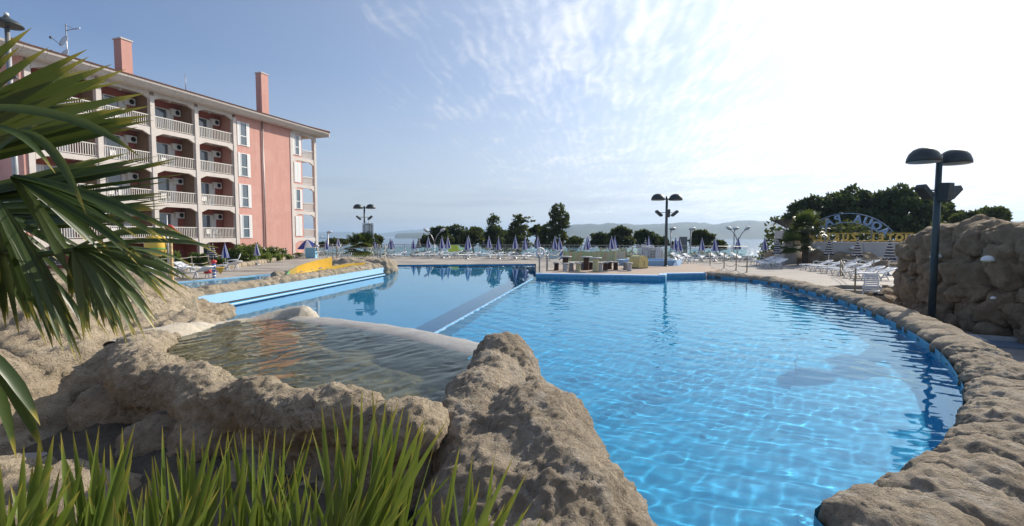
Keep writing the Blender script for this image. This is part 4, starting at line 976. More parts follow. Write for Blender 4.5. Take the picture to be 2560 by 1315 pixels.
def umbrella(px, ptop, base, kind, label, z=0, r=0, zb=None):
    """px/ptop: tip, base: pixel row of its foot"""
    v = at(px, base, z); tip = atD(px, ptop, v.y); s_ = (tip.z-z)/2.46
    if not uu[kind]: uu[kind] = True; o = U0[kind]; o.location = v; o['label'] = label
    else: o = dup(U0[kind], v, 0, label)
    o.rotation_euler = (R(r*.5), R(r), random.uniform(0, 6.28)); o.scale = (s_, s_, s_); return o
B = 'closed blue and white umbrella '; S_ = 'closed navy and white striped umbrella '
far_u = [(818.5, 594, 645, 0, B+'right beside the hotel corner'), (845.7, 592, 640, 0, B+'left of the palm bush'), (894, 591, 641, 1, S_+'rising behind the palm bush'), (936, 594, 641, 0, B+'just right of the white sign board'),
 (976, 592, 640, 0, B+'left one of a close pair after the rock mound'), (981, 595, 643, 0, B+'right one of a close pair after the rock mound'), (1033.5, 595, 642, 0, B+'between the first pair and a striped umbrella'), (1047, 591, 640, 1, S_+'left of the two-armed road lamp'),
 (1071, 590, 641, 0, B+'directly left of the two-armed road lamp'), (1106, 589, 645, 0, B+'first to the right of the two-armed road lamp'), (1120, 589, 643, 0, B+'second to the right of the two-armed road lamp'),
 (1170, 587, 644, 0, B+'right one of the pair before the low pines'), (1167, 594, 648, 0, B+'lower left one of the pair before the low pines'), (1222.5, 589, 643, 0, B+'in front of the conical pine'), (1247, 591, 648, 0, B+'with a broad canopy between conical pine and cedar'),
 (1287.6, 587, 646, 0, B+'before the middle of the cedar'), (1313, 590, 648, 0, B+'mostly blue, before the right of the cedar'), (1344, 588, 645, 0, B+'left of the life ring'), (1385.6, 589, 648, 0, B+'mostly white, behind the coloured boards'), (1399, 591, 649, 0, B+'deep blue, left end of the yellow screen'),
 (1466, 591, 650, 0, B+'front one of the pair behind the yellow screen'), (1470.5, 587, 646, 0, B+'rear one of the pair behind the yellow screen'), (1528, 589, 650, 0, B+'front one of the pair right of the screen middle'), (1536, 588, 646, 0, B+'rear one of the pair right of the screen middle'),
 (1613, 594, 650, 1, S_+'above the left stack of loungers'), (1622.6, 590, 652, 0, B+'above the stacked loungers'), (1688, 590, 650, 0, B+'left one of the pair right of the domed lamp'), (1697, 591, 655, 0, B+'right one of the pair right of the domed lamp'),
 (1754, 593, 652, 0, B+'left of two below the round pine'), (1788, 591, 654, 0, B+'right of two below the round pine'), (1843, 590, 648, 0, B+'in front of the two-armed lamp by the sea'), (1909.6, 591, 650, 0, B+'standing before open sea near the rock ledge'),
 (1940, 592, 664, 1, S_+'leaning at the corner of the rock ledge'), (2071, 593, 668, 1, S_+'leftmost of three before the white wall'), (2141, 593, 676, 1, S_+'middle of three before the white wall'), (2221, 594, 689, 1, S_+'rightmost of three, half behind the rock wall'),
 (525.5, 609, 668, 1, S_+'left one of the pair by the shrubs'), (535, 608, 672, 1, S_+'right one of the pair by the shrubs'), (564, 605, 673, 0, B+'over the reclining chair on the left deck'), (643, 605, 662, 0, B+'standing at the stone border of the shrub bed'), (788, 600, 645, 1, S_+'behind the open umbrella at the hotel corner')]
for (px, pt, bs, kd, lb) in far_u: umbrella(px, pt, bs, kd, lb, r=random.uniform(-1.5, 1.5))
umbrella(294, 628, 706, 0, 'deep blue closed umbrella behind the hanging palm blades')
ou = empty('open_umbrella', 'opened blue and white umbrella tilted by the hotel corner', 'umbrella', at(775, 643, 0), 0); ou.rotation_euler = (R(10), R(-4), 0)
MB().tube([(0, 0, 0), (0, 0, 1.9)], .022, 8).build('pole', M_white, ou)
V = [(0, 0, 1.95)]; F_ = []; mi = []
for j in range(1, 5):
    for i in range(24):
        a = 2*math.pi*i/24; f = j/4; sc_ = 1.0-.04*(1-abs(math.cos(4*a)))*f; V.append((1.15*f*sc_*math.cos(a), 1.15*f*sc_*math.sin(a), 1.95-.85*f**1.25))
for i in range(24):
    F_.append((0, 1+i, 1+(i+1) % 24)); mi.append((i//3) % 2)
    for j in range(3): o_ = 1+j*24; F_.append((o_+i, o_+24+i, o_+24+(i+1) % 24, o_+(i+1) % 24)); mi.append((i//3) % 2)
me = bpy.data.meshes.new('canopy'); me.from_pydata(V, [], F_); me.materials.append(M_canA); me.materials.append(M_canB); me.polygons.foreach_set('material_index', mi); me.update(); link('canopy', me, ou)

# ------------------------------------------------ terrace railing with glass panes
def railpts(): return [(-34, 56.6), (-18, 55.2), (5, 53.2), (14, 50.2), (22.4, 45.6)]
M_steel = mat('steel_rail', (.33, .33, .32), .4, .6)
M_pane = bpy.data.materials.new('railing_glass'); M_pane.use_nodes = True; t = NT(M_pane.node_tree); t.n.clear()
t.l.new(t.node('ShaderNodeMixShader', i0=.14, i1=t.node('ShaderNodeBsdfTransparent', in_Color=(.72, .86, .88, 1)).outputs[0], i2=t.node('ShaderNodeBsdfGlossy', in_Color=(.8, .9, .95, 1), in_Roughness=.05).outputs[0]).outputs[0], t.node('ShaderNodeOutputMaterial').inputs[0])
rg = empty('terrace_railing', 'long steel railing with glass panes along the far deck edge', 'railing', (0, 53, 0)); ri_ = Matrix.Translation((0, -53, 0))
rp = railpts()
mb = MB().tube([(x, y, 1.26) for x, y in rp], .035, 8).tube([(x, y, 1.05) for x, y in rp], .02, 6); o = mb.build('handrail', M_steel, rg); o.matrix_parent_inverse = ri_
pp = None; pn_ = None
for i in range(len(rp)-1):
    a, b = Vector(rp[i]), Vector(rp[i+1]); L = (b-a).length; n = round(L/1.42); d = (b-a)/n; an = math.atan2(d.y, d.x)
    for j in range(n):
        p = a+d*j
        if pp is None: pp = MB().bb(-.03, .03, -.03, .03, 0, 1.25).build('post', M_steel, rg); pp.matrix_parent_inverse = ri_; q_ = pp
        else: q_ = pp.copy(); COL.objects.link(q_)
        q_.location = (p.x, p.y, 0); q_.rotation_euler = (0, 0, an)
        if pn_ is None: pn_ = MB().bb(-.60, .60, -.006, .006, .12, .98).build('pane', M_pane, rg); pn_.matrix_parent_inverse = ri_; q_ = pn_
        else: q_ = pn_.copy(); COL.objects.link(q_)
        m_ = p+d/2; q_.location = (m_.x, m_.y, 0); q_.rotation_euler = (0, 0, an)
# ------------------------------------------------ rope fences
M_rope = mat('pale_rope', (.56, .50, .40), .9); M_post = mat('wood_post', (.34, .29, .22), .8, var=.2)
def rope_fence(label, posts, h=1.0, sag=.10, levels=(.92, .5), pm=None, r=.035, closed_bot=False):
    p0 = posts[0]; r_ = empty('rope_fence', label, 'rope fence', p0); ps = [Vector(p)-Vector(p0) for p in posts]
    base = MB().lathe([(r, 0), (r, h), (r*.6, h+.02)], 8).build('post', pm or M_post, r_)
    for i, p in enumerate(ps):
        if i: q_ = base.copy(); COL.objects.link(q_); q_.location = p
    for lv in levels:
        for i in range(len(ps)-1):
            a, b = ps[i]+Vector((0, 0, h*lv)), ps[i+1]+Vector((0, 0, h*lv)); sg = sag*(1+.3*math.sin(i*3+lv*9))*(b-a).length
            MB().tube([a.lerp(b, t_)-Vector((0, 0, 4*sg*t_*(1-t_))) for t_ in (0, .15, .3, .5, .7, .85, 1)], .018, 6).build('rope', M_rope, r_)
    return r_
rope_fence('rope fence of four wooden posts standing on the far end of the rock curb', [at(1775, 664, .15), at(1810, 671, .15), at(1840, 677, .15), at(1867, 682, .15)], 1.0, .10, (.95, .45, .08))
rope_fence('rope fence by the steps between deck and lower walkway', [at(2101, 691, 0), at(2137, 728, -.1)], 1.0, .03, (.93, .45))
rope_fence('rope fence in front of the shaded loungers', [at(2101, 690.5, 0)+Vector((.15, .05, 0)), at(2183, 692, 0), at(2262, 696, 0)], 1.05, .03, (.93,))
rope_fence('long rope fence along the back of the bar platform', [at(x, y, .0) for x, y in ((1369, 668), (1407, 655), (1451, 655), (1501, 655), (1540, 655), (1563, 656))], 1.25, .05, (.93, .5), M_steel)
rope_fence('rope fence behind the yellow box and the stacked loungers', [at(x, y, .0) for x, y in ((1566, 657), (1580, 655), (1609, 655), (1647, 657))], 1.35, .10, (.97, .6), M_steel)
rope_fence('rope fence before the shrubs on the left deck', [at(x, y, 0) for x, y in ((330, 688), (380, 683), (435, 679), (480, 675), (521, 671), (556, 668))], .95, .03, (.93, .45))
rope_fence('rope fence circling the rock mound beside the sign board', [at(x, y, .45) for x, y in ((918, 651), (932, 646), (951, 654), (968, 650), (962, 646), (944, 644))], 1.15, .12, (.93, .5, .15), M_steel)
rope_fence('steel posts with rope at the head of the yellow slide', [at(x, y, .45) for x, y in ((832, 648), (842, 650), (853, 646))], 1.2, .10, (.93, .5), M_steel)
lr = empty('hand_rail', 'thin steel hand rail above the slide beside the palm bush', 'handrail', at(870, 655, .5))
MB().tube([(0, 0, 0), (0, 0, .95), (1.55, .4, .95)], .03, 6).tube([(.05, 0, .7), (.25, 0, .6), (.3, 0, -.1)], .025, 6).build('rail', M_steel, lr)
ld = empty('pool_ladder', 'steel pool ladder at the left corner of the bar platform', 'ladder', at(1349, 682, 0))
for x in (0, .48): MB().tube([(x, 0, -.9), (x, 0, 1.0), (x, .1, 1.12), (x, .5, 1.1), (x, .55, .05)], .028, 8).build('rail', M_steel, ld)
for z in (-.7, -.4, -.1): MB().bb(0, .48, -.05, .05, z, z+.03).build('step', M_steel, ld)
lb_ = empty('life_ring', 'white life ring hanging on the post beside the pool ladder', 'life ring', at(1351, 676, .1))
V = []; F_ = []
for i in range(24):
    for j in range(8):
        a, b = 2*math.pi*i/24, 2*math.pi*j/8; rr_ = .30+.065*math.cos(b); V.append((rr_*math.cos(a), .065*math.sin(b), rr_*math.sin(a)+1.12)); F_.append((i*8+j, i*8+(j+1) % 8, ((i+1) % 24)*8+(j+1) % 8, ((i+1) % 24)*8+j))
o = npmesh('ring', V, F_, M_white, lb_); MB().tube([(.02, .1, 0), (.02, .1, 1.5)], .03, 8).build('post', M_steel, lb_)
lb_.rotation_euler = (0, 0, R(35))

# ------------------------------------------------ bar stools and tables
M_w = mat('grey_white_stone', (.50, .50, .49), .8, var=.15, vscale=5); M_y = mat('pale_yellow_stone', (.58, .53, .30), .8, var=.15, vscale=5); M_b = mat('dark_brown_log', (.07, .035, .025), .8, var=.4, vscale=4); M_g = mat('grey_stone', (.26, .25, .25), .8, var=.15, vscale=5)
zs = ZP
def stool(px, py, m, label, cap=None):
    v = at(px, py, zs); r_ = empty('bar_stool', label, 'stool', v, 0, 'round stone stools on the bar platform')
    MB().lathe([(.155, 0), (.15, .04), (.135, .22), (.14, .40), (.15, .44)], 16).build('base', m, r_)
    MB().lathe([(.15, .441), (.20, .445), (.21, .47), (.195, .495), (.0001, .50)], 18).build('seat', cap or M_w, r_); return r_
for px, py, m, lb in ((1391, 676, M_b, 'dark brown stool nearest the ladder'), (1413, 678.5, M_w, 'white stool in front of the first brown table'), (1428, 677, M_g, 'grey stool right of the first white stool'), (1445.5, 678, M_y, 'pale yellow stool left of the middle table'),
                      (1456, 674, M_g, 'grey stool half behind the pale yellow stool'), (1477, 674, M_b, 'dark stool between the middle and the yellow table'), (1501, 677, M_w, 'white stool right of the yellow table'), (1513, 675.5, M_b, 'reddish brown stool right of the yellow table'),
                      (1524, 673, M_b, 'dark stool in the back between two brown stools'), (1539, 674.5, M_b, 'dark stool at the right of the brown stools'), (1564, 675, M_g, 'grey stool behind the last white stool'), (1573.5, 677.5, M_w, 'white stool nearest the yellow box')):
    stool(px, py, m, lb)
def table(px, py, m, label):
    v = at(px, py, zs); r_ = empty('bar_table', label, 'table', v, 0, 'round bar tables')
    MB().lathe([(.19, 0), (.18, .08), (.175, .68), (.19, .77)], 18).build('base', m, r_); MB().lathe([(.19, .771), (.36, .775), (.375, .80), (.36, .83), (.0001, .84)], 26).build('tabletop', M_w, r_)
table(1414, 674, M_b, 'brown log table nearest the ladder'); table(1465.5, 675, M_b, 'tall brown log table in the middle'); table(1489, 679, M_y, 'pale yellow table at the front of the platform')
# yellow box with a barrel lid
yb = empty('yellow_box', 'pale yellow box with rounded barrel lid on the platform', 'box', at(1596, 670, zs), R(28)); yb.scale = (.80,)*3; M_yb = mat('yellow_paint', (.66, .55, .22), .6, var=.14, vscale=4)
pf = [(-.48, .06), (.48, .06), (.48, .62)]+[(.48*math.cos(a), .62+.40*math.sin(a)) for a in np.linspace(.15, math.pi-.15, 12)]+[(-.48, .62)]
Mx = Matrix(((1, 0, 0, 0), (0, 0, 1, 0), (0, 1, 0, 0), (0, 0, 0, 1)))
MB().prism(pf, -.6, .6, Mx).build('body', M_yb, yb); MB().bb(-.46, .46, -.56, .56, 0, .06).build('plinth', M_dark, yb)
MB().bb(.03, .07, -.612, -.601, .15, .62).build('slot', M_dark, yb); MB().bb(-.49, .49, -.61, .61, .60, .63).build('seam', M_yb, yb)
# blue tub wall behind the lamp
bt = empty('blue_tub', 'low pale blue concrete tub behind the tall domed lamp', 'tub', at(1622, 668, .1)); M_bt = mat('tub_blue', (.30, .50, .74), .6, var=.1)
pl = [(-1.7, .1), (-.6, -.35), (.8, -.45), (1.75, -.1), (2.3, .9), (1.5, 1.7), (-.5, 1.8), (-1.9, 1.2)]
MB().add([(x*.94, y*.94, -.1) for x, y in pl]+[(x, y, .42) for x, y in pl]+[(x*1.07, y*1.07+.02, .50) for x, y in pl]+[(x*.9, y*.9, .51) for x, y in pl]+[(x*.86, y*.86, .2) for x, y in pl],
        [(r_*8+i, r_*8+(i+1) % 8, r_*8+8+(i+1) % 8, r_*8+8+i) for r_ in range(4) for i in range(8)]+[tuple(range(32, 40))]).build('shell', M_bt, bt)
MB().add([(1.3, -.8, -.1), (2.0, -.35, -.1), (2.6, .6, .50), (1.9, -.1, .50)], [(0, 1, 2, 3), (3, 2, 1, 0)]).build('chute', M_bt, bt)
# screens
M_scr = mat('yellow_canvas', (.62, .58, .34), .9); m = M_scr; t = NT(m.node_tree); b = t.n['Principled BSDF']
tcs = t.node('ShaderNodeTexCoord').outputs[3]; mp_ = t.node('ShaderNodeMapping', in_Vector=tcs, in_Scale=(1, 1, .35)).outputs[0]
c = t.mix(t.ramp(t.noise(mp_, 1.7, 4, .6, .5), [(.40, 0.), (.56, 1.)]), (.60, .56, .34), (.44, .50, .26)); c = t.mix(t.ramp(t.noise(mp_, 2.3, 3, .5, 1), [(.58, 0.), (.68, .75)]), c, (.70, .38, .24)); t.put(b.inputs['Base Color'], c)
M_scr2 = mat('cream_canvas', (.74, .68, .52), .9, var=.08)
sc_ = empty('canvas_screen', 'long yellow and cream canvas screen tied behind the bar stools', 'screen', at(1408, 655.5, 0))
o0 = Vector(at(1408, 655.5, 0)); segs = [(1408, 655.5), (1451, 655.5), (1501, 655.5), (1540, 655.5), (1562, 656.5)]
for i in range(4):
    a, b = at(*segs[i], 0)-o0, at(*segs[i+1], 0)-o0; V = []; F_ = []; n = 16
    for k in range(n+1):
        p = a.lerp(b, k/n)+Vector((0, -.06+.035*math.sin(k*1.1+i)+.05*math.sin(k*.45), 0)); top = 1.02-.10*math.sin(math.pi*k/n)+.03*(i == 3)
        for z in (.08 if i < 3 else .0, .5, top): V.append((p.x, p.y+(.04*math.sin(k*1.7) if z == .5 else 0), z))
    for k in range(n):
        for j in range(2): F_.append((k*3+j, (k+1)*3+j, (k+1)*3+j+1, k*3+j+1))
    ob = npmesh('canvas_panel', V, F_, M_scr if i < 3 else M_scr2, sc_)
M_bd1 = mat('board_pale', (.52, .66, .72), .5, var=.25, vscale=4); M_bd2 = mat('board_blue', (.10, .20, .50), .5, var=.5, vscale=5)
cb = empty('display_board', 'two printed boards, pale blue and dark blue, left of the canvas screen', 'board', at(1372, 652, 0))
MB().bb(0, .95, -.02, .02, .12, .9).build('pale_panel', M_bd1, cb); MB().bb(1.0, 1.45, -.02, .02, .15, .9).build('blue_panel', M_bd2, cb)
for x in (.05, .97, 1.43): MB().bb(x-.02, x+.02, .021, .05, 0, .95).build('leg', M_steel, cb)
M_yel = mat('yellow_green_poster', (.55, .72, .10), .6, var=.15)
o = MB().box((0, 0, 0), (1.1, .03, .75)).build('poster', M_yel, None, atD(1134, 621, 52.6)); tag(o, 'bright yellow-green poster hung on the far railing', 'poster')
gb_ = empty('gas_bottle', 'pale blue locker standing beside the open umbrella', 'locker', at(779, 645, 0)); MB().bb(-.5, .5, -.3, .3, 0, 1.05, bev=.03).build('body', mat('locker_blue', (.25, .52, .68), .5, var=.15), gb_); MB().bb(-.52, .52, -.32, .32, 1.05, 1.12).build('lid', M_white, gb_); gb_.name = 'locker'

# ------------------------------------------------ water slide and paddling pool toys
M_sy = mat('slide_yellow', (.78, .50, .07), .35, var=.10, vscale=1.5); M_sg = mat('slide_green', (.22, .60, .28), .4); M_so = mat('slide_ochre', (.58, .44, .12), .45, var=.15)
sl_ = empty('water_slide', 'yellow water slide with a green tip leading into the paddling pool', 'water slide', (0, 0, 0))
path = spline([(-9.3, 28.9, .50), (-9.9, 28.0, .50), (-10.5, 26.8, .42), (-10.95, 25.7, .30), (-11.35, 24.8, .12)], 6)
org = Vector(path[0]); sl_.location = org
def sweep(mb, pth, prof_):
    V = []
    for i, p in enumerate(pth):
        a, b = Vector(pth[max(0, i-1)]), Vector(pth[min(len(pth)-1, i+1)]); d = (b-a); d.z = 0; d.normalize(); nn = Vector((-d.y, d.x, 0))
        for (o_, z_) in prof_(i/(len(pth)-1)) : V.append(Vector(p)-org+nn*o_+Vector((0, 0, z_)))
    n = len(prof_(0)); mb.add(V, [(i*n+k, i*n+(k+1) % n, (i+1)*n+(k+1) % n, (i+1)*n+k) for i in range(len(pth)-1) for k in range(n)], False)
    mb.f.append(tuple(range(len(mb.v)-n, len(mb.v)))); mb.sm.append(False); mb.mi.append(0)
    return mb
# outer (left) wall is high, the right one low
nP = len(path)
sweep(MB(), path[7:-5], lambda f: [(-.62, -.3), (-.62, .58-.20*f), (-.70, .58-.20*f), (-.70, -.3)]).build('side_wall', M_sy, sl_)
sweep(MB(), path[-6:-2], lambda f: [(-.62, -.3), (-.62, .38-.08*f), (-.70, .38-.08*f), (-.70, -.3)]).build('side_wall', M_so, sl_)
sweep(MB(), path[-3:], lambda f: [(-.62, -.3), (-.62, .30-.24*f), (-.70, .30-.24*f), (-.70, -.3)]).build('green_tip', M_sg, sl_)
sweep(MB(), path, lambda f: [(-.61, .02), (-.4, -.06), (0, -.1), (.4, -.06), (.62, .04), (.62, -.04), (-.61, -.2)]).build('channel', M_sy, sl_)
sweep(MB(), path[:-4], lambda f: [(.63, -.2), (.63, .22), (.70, .22), (.70, -.2)]).build('side_wall', M_sy, sl_)
M_red = mat('red_plastic', (.62, .05, .045), .4); M_or = mat('yellow_plastic', (.75, .42, .03), .4); M_bl = mat('blue_plastic', (.06, .16, .50), .4)
tp = empty('spray_post', 'blue and white banded spray post with red ball in the paddling pool', 'spray post', at(536, 708, -.3)); tp.scale = (.85, .85, .63)
for k in range(10): MB().lathe([(.105, 0), (.105, .142)], 14, (0, 0, .30+k*.142+.001*k)).build('ring', M_bl if k % 2 else M_white, tp)
MB().lathe([(.62, .0), (.6, .12), (.30, .25), (.11, .30)], 20).build('base', M_bl, tp)
MB().lathe([(.10, 1.73), (.16, 1.80), (.19, 1.90), (.15, 2.0), (.0001, 2.06)], 16).build('ball', M_red, tp)
MB().tube([(-.35, 0, 1.45), (.35, 0, 1.45)], .025, 6).build('arm', M_white, tp)
MB().lathe([(.27, .88), (.25, .90), (.02, 1.48)], 18, (-.40, 0, 0)).build('red_cone', M_red, tp)
MB().lathe([(.02, .80), (.25, 1.36), (.27, 1.38), (.25, 1.39)], 18, (.42, 0, 0)).build('yellow_cone', M_or, tp)
M_bam = mat('bamboo', (.62, .42, .18), .55, var=.15, vscale=3)
bp = empty('bamboo_pole', 'thick bamboo pole with a red and blue parrot tip by the paddling pool', 'pole', at(431, 716, -.3)+Vector((0, 0, .0)))
for k in range(9): MB().lathe([(.085, 0), (.098, .015), (.082, .04), (.08, .27), (.088, .29)], 12, (0, 0, .3+k*.295)).build('segment', M_bam, bp)
hh_ = .3+9*.295
MB().lathe([(.04, 0), (.14, .05), (.16, .14), (.08, .22), (.01, .24)], 14, (-.05, 0, hh_), Matrix.Diagonal((1.5, .8, 1, 1))).build('parrot_body', M_red, bp); MB().tube([(.1, 0, hh_+.08), (.35, -.05, hh_-.06), (.7, -.1, hh_-.28)], [.04, .03, .012], 6).build('tail', M_red, bp); MB().lathe([(.05, 0), (.08, .05), (.02, .09)], 10, (-.12, 0, hh_-.08)).build('wing', M_bl, bp)
yd = empty('tipping_bucket', 'yellow tipping bucket with green bands behind the palm blades', 'bucket', at(393, 700, 0)); M_gn = mat('green_band', (.18, .42, .10), .5)
MB().lathe([(.20, 1.25), (.42, 1.35), (.50, 1.7), (.48, 2.1), (.38, 2.3), (.0001, 2.32)], 20).build('bucket', M_sy, yd)
for z in (1.62, 2.02): MB().lathe([(.508, z), (.512, z+.03), (.505, z+.08)], 20, close=False).build('band', M_gn, yd)
MB().tube([(.55, .1, 0), (.55, .1, 3.4)], .05, 8).tube([(.55, .1, 1.8), (0, 0, 1.8)], .03, 6).build('post', M_gal, yd)
o = MB().box((0, 0, 0), (.9, .6, .05), bev=.01).build('blue_mat', M_bl, None, atD(236, 738, 15.5)); tag(o, 'small flat blue mat on the sandy rock behind the palm', 'mat')
# ------------------------------------------------ sign board and palm bush area
sb = empty('sign_board', 'back of a white sign board on two posts beside the palm bush', 'sign', at(921, 650, .5))
for x in (-.36, .36): MB().tube([(x*.15+.05, 0, 0), (x*.15+.05, 0, 2.95)], .03, 8).build('post', M_steel, sb) if x > 0 else None
MB().bb(-.42, .42, .04, .07, 1.6, 2.75).build('panel', M_white, sb); MB().bb(-.12, .12, .04, .07, .95, 1.55).build('small_panel', M_white, sb)
for x in (-.28, .28): MB().tube([(x, .02, 1.75), (x, .02, 2.6)], .015, 6).build('bracket', M_dark, sb)
for z in (1.72, 2.63): MB().tube([(-.26, .0, z), (.26, .0, z)], .018, 6).build('bracket', M_dark, sb)
for x in (-.30, .30):
    for z in (1.85, 2.5): MB().lathe([(.035, 0), (.035, .02)], 8, (x, .0, z), Matrix.Rotation(R(90), 4, 'X')).build('bolt', M_dark, sb)
# ------------------------------------------------ white wall with the pool's name seen from behind
M_cw = mat('white_wall_paint', (.52, .50, .47), .8, bump=.15, bscale=10, var=.12, vscale=.8)
w0, w1 = Vector((23.6, 39.0)), Vector((31.5, 36.2)); wdir = (w1-w0).normalized(); wn = Vector((wdir.y, -wdir.x))
cw = empty('concrete_wall', 'white concrete wall carrying the letters of the sign', 'wall', (w0.x, w0.y, 0), math.atan2(wdir.y, wdir.x))
for k in range(4): MB().bb(k*2.06+.01, k*2.06+2.05, -.15, .15, 0, 1.75).build('panel', M_cw, cw)
MB().bb(-.1, 8.4, -.2, .2, 1.75, 1.83).build('coping', M_conc, cw)
M_lg = mat('lamp_glass', (.48, .38, .12), .3)
def wall_light(par_loc, rz, label, s=1):
    r_ = empty('wall_light', label, 'wall light', par_loc, rz)
    MB().lathe([(.15*s, 0), (.145*s, .05*s), (.11*s, .11*s), (.05*s, .145*s), (.0001, .15*s)], 16).build('hood', M_white, r_); MB().lathe([(.0001, -.045*s), (.08*s, -.04*s), (.125*s, -.002)], 16).build('glass', M_lg, r_); MB().lathe([(.05*s, 0), (.05*s, .16*s)], 10, (.10*s, .05*s, -.04*s), Matrix.Rotation(R(70), 4, 'Y')).build('wall_plate', M_steel, r_)
    return r_
for x, nm in ((1.0, 'left'), (3.4, 'middle'), (6.3, 'right')):
    p = w0+wdir*x+wn*.2; wall_light((p.x, p.y, 1.25), 0, 'white dome lamp on the white wall, %s one of three' % nm, 1.6)
M_lb = mat('letter_blue', (.22, .34, .52), .5, .2); M_ly = mat('letter_yellow', (.66, .46, .08), .55)
sg = empty('sign_lettering', 'arched metal sign reading AQUA PARK HOTEL ŽUSTERNA, seen from behind', 'sign', (w0.x, w0.y, 1.84), math.atan2(wdir.y, wdir.x))
def letter(ch, x, z, size, rot, m):
    cu = bpy.data.curves.new('letter', 'FONT'); cu.body = ch; cu.size = size; cu.extrude = .07; cu.align_x = 'CENTER'; cu.offset = .018; cu.resolution_u = 4
    tmp = bpy.data.objects.new('tmp', cu); COL.objects.link(tmp); dg = bpy.context.evaluated_depsgraph_get(); me = bpy.data.meshes.new_from_object(tmp.evaluated_get(dg)); bpy.data.objects.remove(tmp)
    me.materials.clear(); me.materials.append(m); o = link('letter', me, sg)
    o.matrix_basis = Matrix.Translation((x, 0, z)) @ Matrix.Rotation(rot, 4, 'Y') @ Matrix.Rotation(math.pi, 4, 'Z') @ Matrix.Rotation(math.pi/2, 4, 'X')
    return o
cxs, cz, Ra = 3.05, -1.55, 3.12
txt = 'AQUA PARK'
for i, ch in enumerate(txt):
    if ch == ' ': continue
    a = R(46)-R(92)*i/8; letter(ch, cxs+Ra*math.sin(a), cz+Ra*math.cos(a), .82, a, M_lb)
for rr_ in (Ra-.06, Ra+.66):
    MB().tube([(cxs+rr_*math.sin(a), 0, cz+rr_*math.cos(a)) for a in np.linspace(R(-52), R(52), 26)], .03, 6).build('arch_rail', M_lb, sg)
for x in (1.6, 4.7, 5.9, .6): MB().tube([(x, .09, 0), (x, .09, cz+math.sqrt(max(3, (Ra+.6)**2-(x-cxs)**2))-.04)], .06, 8).build('post', mat('sign_post', (.22, .25, .29), .5), sg)
for i, ch in enumerate('HOTEL ŽUSTERNA'):
    if ch == ' ': continue
    letter(ch, 7.05-i*.585, .12, .66, 0, M_ly)
for z in (.08, .66): MB().tube([(-.8, .1, z), (7.4, .1, z)], .03, 6).build('rail', M_ly, sg)
for (px, py, D, nm) in ((2474, 652, 13.25, 'on the rock wall right of the large lamp'), (2344, 644, 15.2, 'on the rock wall half hidden by the large lamp pole'), (2488, 746, 12.9, 'small and low on the rock wall')):
    v = atD(px, py, D); wall_light((v.x-.15, v.y-.1, v.z), 0, 'white dome lamp '+nm, 1.0 if nm[0] != 's' else .45)
# brazier on its stone pillar
bz = empty('fire_bowl', 'dark inverted-pyramid bowl on a stone pillar by the palms', 'fire bowl', (22.95, 40.0, 0), R(10))
MB().bb(-.75, .75, -.6, .6, 0, 3.0-.3).build('pillar', M_cw, bz)
MB().add([(-1.05, -.8, 3.62), (1.05, -.8, 3.62), (1.05, .8, 3.62), (-1.05, .8, 3.62), (-.12, -.1, 2.95), (.12, -.1, 2.95), (.12, .1, 2.95), (-.12, .1, 2.95), (0, 0, 3.45)], [(0, 1, 5, 4), (1, 2, 6, 5), (2, 3, 7, 6), (3, 0, 4, 7), (1, 0, 8), (2, 1, 8), (3, 2, 8), (0, 3, 8)]).build('bowl', M_dark, bz)
for x in (-1.0, 1.0): MB().tube([(x, -.78, 3.6), (x*.72, -.55, 2.7)], .025, 6).build('strut', M_dark, bz)
for x in (-.12, .12): MB().tube([(x, 0, 3.1), (x, 0, 2.7)], .05, 8).build('stem', M_dark, bz)
# channel on the lower walkway
ch = empty('drain_channel', 'pale blue foot-bath channel on the lower walkway at the right', 'channel', at(2440, 850, ZW)); M_ch = mat('channel_blue', (.16, .22, .30), .5)
MB().bb(0, 3.5, -.9, .0, .0, .03).build('floor', M_ch, ch); MB().bb(0, 3.5, .0, .10, .0, .14).build('edge', M_w, ch); MB().bb(-.12, .0, -.9, .1, .0, .14).build('edge', M_w, ch); ch.rotation_euler = (0, 0, R(-28))
# a few ships on the bay
for (px, w_, nm) in ((812, 34, 'low distant cargo ship beside the hotel corner'), (893, 30, 'low distant ship with pale deckhouse left of the sign board')):
    v = atD(px, 589, 3000); o = empty('cargo_ship', nm, 'ship', (v.x, 3000, -18))
    MB().prism([(-w_, -5), (w_, -5), (w_*1.15, 0), (w_, 5), (-w_, 5)], 0, 6).build('hull', mat('hull', (.09, .10, .12), .6), o); MB().bb(-w_*.9, -w_*.5, -4, 4, 6, 16).build('deckhouse', M_white, o)
# ------------------------------------------------ vegetation
def leafmat(name, c1, c2, trans=.25, rough=.6, extra=None):
    m = bpy.data.materials.new(name); m.use_nodes = True; t = NT(m.node_tree); b = t.n['Principled BSDF']; out = [n for n in t.n if n.type == 'OUTPUT_MATERIAL'][0]
    ri = t.node('ShaderNodeNewGeometry'); f = ri.outputs[8]
    c = t.mix(f, c1, c2)
    if extra: c = extra(t, c, ri)
    t.put(b.inputs['Base Color'], c); b.inputs['Roughness'].default_value = rough; b.inputs['Specular IOR Level'].default_value = .3
    tr = t.node('ShaderNodeBsdfTranslucent'); t.put(tr.inputs[0], t.mix(.5, c, (.16, .20, .02)))
    mx = t.node('ShaderNodeMixShader', i0=trans, i1=b.outputs[0], i2=tr.outputs[0]); t.l.new(mx.outputs[0], out.inputs[0]); return m
M_pine = leafmat('pine_needles', (.030, .052, .022), (.080, .112, .040), .3)
M_pine2 = leafmat('pine_needles_olive', (.045, .062, .020), (.11, .13, .042), .3)
M_shrub = leafmat('shrub_leaves', (.075, .13, .03), (.19, .25, .06), .4)
M_bark = mat('bark', (.10, .075, .055), .9, bump=.6, bscale=8, var=.3)
